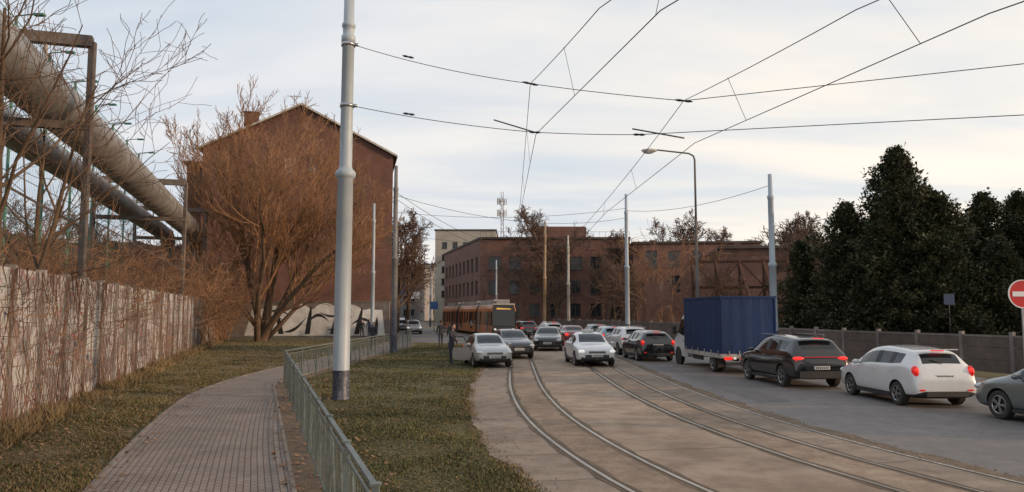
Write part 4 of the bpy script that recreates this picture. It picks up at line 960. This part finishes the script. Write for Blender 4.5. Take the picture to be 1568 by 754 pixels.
# ------------------------------------------------------------------ people
def person(name,x,y,rz,H,jm,tm,stride=.25,arm=.1,lean=0.0,reach=0):
    root=empty(name,(x,y,0.01),rz); s=H/1.78
    J={}; 
    def a(n,p,r): J[n]=(Vector(p)*s,r*s)
    st=stride
    a('pel',(0,0,.95),.135);a('wai',(0,-.01-lean*.1,1.08),.125);a('che',(0,.0-lean*.2,1.30),.155);a('neck',(0,-lean*.25,1.48),.065);a('hd0',(0,-.02-lean*.3,1.56),.06)
    for sx,k in ((-1,1),(1,-1)):
        t='l' if sx<0 else 'r'
        a('hip'+t,(sx*.09,0,.90),.105);a('kn'+t,(sx*.10,-st*.45*k-.02,.50),.068);a('an'+t,(sx*.10,-st*k*.9+(.05 if k<0 else 0),.09),.045);a('to'+t,(sx*.12,-st*k*.9-.17,.045),.038)
        a('sh'+t,(sx*.19,-lean*.22,1.42),.07)
        if reach and sx<0: a('el'+t,(sx*.27,-.22,1.22),.05);a('wr'+t,(sx*.26,-.44,1.12),.033)
        else: a('el'+t,(sx*.25,arm*k*.4+.03,1.14),.05);a('wr'+t,(sx*.25,arm*k-.06,.90),.033)
    E=[('pel','wai'),('wai','che'),('che','neck'),('neck','hd0')]
    for t in 'lr': E+=[('pel','hip'+t),('hip'+t,'kn'+t),('kn'+t,'an'+t),('an'+t,'to'+t),('che','sh'+t),('sh'+t,'el'+t),('el'+t,'wr'+t)]
    ks=list(J); me=bpy.data.meshes.new('sk'); me.from_pydata([tuple(J[k][0]) for k in ks],[(ks.index(p),ks.index(q)) for p,q in E],[])
    o=bpy.data.objects.new('tmp',me); sc.collection.objects.link(o); o.modifiers.new('s','SKIN')
    for i,k in enumerate(ks):
        r=J[k][1]
        me.skin_vertices[0].data[i].radius=(r,r*.8 if k in('pel','wai','che') else r); me.skin_vertices[0].data[i].use_root=(k=='pel')
    ss=o.modifiers.new('u','SUBSURF'); ss.levels=1; ss.render_levels=1
    dg=bpy.context.evaluated_depsgraph_get(); dg.update(); out=bpy.data.meshes.new_from_object(o.evaluated_get(dg)); bpy.data.objects.remove(o)
    out.materials.clear()
    for m in (jm,tm,m_skin,m_blk): out.materials.append(m)
    for p in out.polygons:
        p.use_smooth=True; z=p.center.z/s; ax=abs(p.center.x)/s
        p.material_index= 3 if z<.10 else (1 if z<.93 and ax<.21 else (2 if z>1.50 else 0))
    inst('body',out,(0,0,0),parent=root)
    hd=MB(); hy=(-.03-lean*.32)*s; hz=1.665*s
    hd.ell((0,hy,hz),(.078*s,.098*s,.118*s),0,16,12); hd.ell((0,hy+.02*s,hz+.025*s),(.086*s,.10*s,.112*s),1,16,10)
    hd.ell((0,hy-.10*s,hz-.01*s),(.014*s,.02*s,.022*s),0,8,6)
    for sx in (-1,1): hd.ell((sx*.03*s,hy-.09*s,hz+.012*s),(.012*s,.01*s,.008*s),2,8,6); hd.ell((sx*.08*s,hy+.005,hz),(.012*s,.02*s,.03*s),0,8,6)
    hd.ell((0,hy-.088*s,hz-.055*s),(.025*s,.012*s,.007*s),3,8,6)
    hd.obj('head',[m_skin,m_hair,m_blk,m_sred],parent=root,smooth=True)
    hn=MB()
    for t in 'lr':
        w=J['wr'+t][0]; e=J['el'+t][0]; d=(w-e).normalized(); sd=Vector((0,1,0)) if abs(d.y)<.7 else Vector((0,0,1)); sd=(sd-d*sd.dot(d)).normalized()
        hn.tube([w-d*.02,w+d*.04,w+d*.09],[.028,.036,.03],8,0)
        for k in range(4): b_=w+d*.085+sd*(k-1.5)*.017; l=(.07,.08,.075,.055)[k]; hn.tube([b_,b_+d*l*.5,b_+d*l+Vector((.01,0,0))],[.009,.008,.006],6,0)
        b_=w+d*.03-sd*.03; hn.tube([b_,b_+d*.03-sd*.02,b_+d*.06-sd*.022],[.011,.010,.007],6,0)
    hn.obj('hands',[m_skin],parent=root,smooth=True)
    return root
person('man_beside_car',-2.78,34.55,math.radians(60),1.84,m_jkt,m_jean,.08,.1,.25,1)
person('pedestrian',-4.9,52,math.radians(190),1.82,m_jkt,m_jean,.22,.15)
person('pedestrian',-4.0,50,math.radians(200),1.76,m_jkt,m_jean,.15,.1)
person('pedestrian',-13.4,71,math.radians(10),1.75,m_jkt2,m_jean,.25,.15); person('pedestrian',-14.0,70.5,math.radians(0),1.7,m_jkt,m_jean,.2,.15)
person('pedestrian',-8.8,48,math.radians(0),1.75,m_jkt,m_jean,.25,.15)

# ------------------------------------------------------------------ world, sun, camera
AZ=math.radians(104); EL=math.radians(10)
wd=bpy.data.worlds.new('World'); sc.world=wd; wd.use_nodes=True; nt=wd.node_tree; bg=nt.nodes['Background']
sky=N(nt,'ShaderNodeTexSky'); sky.sky_type='NISHITA'; sky.sun_disc=False; sky.sun_elevation=EL; sky.sun_rotation=AZ; sky.air_density=1.0; sky.dust_density=2.0
tc=N(nt,'ShaderNodeTexCoord'); sp=N(nt,'ShaderNodeSeparateXYZ'); nt.links.new(tc.outputs['Generated'],sp.inputs[0])
def MT(op,a,b=None,c=None):
    n=N(nt,'ShaderNodeMath',operation=op)
    for i,v in enumerate((a,b,c)):
        if v is None: continue
        if isinstance(v,(int,float)): n.inputs[i].default_value=v
        else: nt.links.new(v,n.inputs[i])
    return n.outputs[0]
zc=MT('ADD',MT('MAXIMUM',sp.outputs[2],0.0),.12)
cb=N(nt,'ShaderNodeCombineXYZ'); nt.links.new(MT('DIVIDE',sp.outputs[0],zc),cb.inputs[0]); nt.links.new(MT('DIVIDE',sp.outputs[1],zc),cb.inputs[1])
mp=N(nt,'ShaderNodeMapping'); mp.inputs['Scale'].default_value=(.55,1.5,1); mp.inputs['Rotation'].default_value=(0,0,math.radians(20)); nt.links.new(cb.outputs[0],mp.inputs[0])
nz=N(nt,'ShaderNodeTexNoise'); nz.inputs['Scale'].default_value=.9; nz.inputs['Detail'].default_value=7; nz.inputs['Roughness'].default_value=.5; nz.inputs['Distortion'].default_value=.4; nt.links.new(mp.outputs[0],nz.inputs['Vector'])
cl=N(nt,'ShaderNodeMapRange'); cl.inputs[1].default_value=.38; cl.inputs[2].default_value=.62; nt.links.new(nz.outputs['Fac'],cl.inputs[0])
wx=N(nt,'ShaderNodeMapRange'); wx.inputs[1].default_value=-.55; wx.inputs[2].default_value=.5; nt.links.new(MT('SUBTRACT',sp.outputs[0],MT('MULTIPLY',sp.outputs[2],.8)),wx.inputs[0])
def MX(f,a,b):
    x=N(nt,'ShaderNodeMix',data_type='RGBA')
    if isinstance(f,(int,float)): x.inputs[0].default_value=f
    else: nt.links.new(f,x.inputs[0])
    for i,c in ((6,a),(7,b)):
        if isinstance(c,tuple): x.inputs[i].default_value=c4(c)
        else: nt.links.new(c,x.inputs[i])
    return x.outputs[2]
blue=MX(wx.outputs[0],(6.0,7.0,8.2),(9.2,9.2,9.1))
cloud=MX(wx.outputs[0],(8.7,8.8,9.1),(12.4,11.0,9.2))
c_=MX(cl.outputs[0],blue,cloud)
fin=MX(.92,sky.outputs[0],c_)
nt.links.new(fin,bg.inputs['Color']); bg.inputs['Strength'].default_value=.1
sl=bpy.data.lights.new('sun','SUN'); sl.energy=3.0; sl.angle=math.radians(2); sl.color=(1,.68,.42)
so=bpy.data.objects.new('sun',sl); sc.collection.objects.link(so)
sd=Vector((math.sin(AZ)*math.cos(EL),math.cos(AZ)*math.cos(EL),math.sin(EL))); so.rotation_euler=sd.to_track_quat('Z','Y').to_euler(); so.location=(60,-20,40)
cam=bpy.data.cameras.new('camera'); cam.sensor_width=36; cam.lens=1150/1568*36; cam.clip_end=3000; cam.clip_start=.1
co=bpy.data.objects.new('camera',cam); sc.collection.objects.link(co); co.location=(0,0,2.4); co.rotation_euler=(math.radians(90+5.02),0,0); sc.camera=co
sc.view_settings.view_transform='Standard'; sc.view_settings.look='None'; sc.view_settings.exposure=0
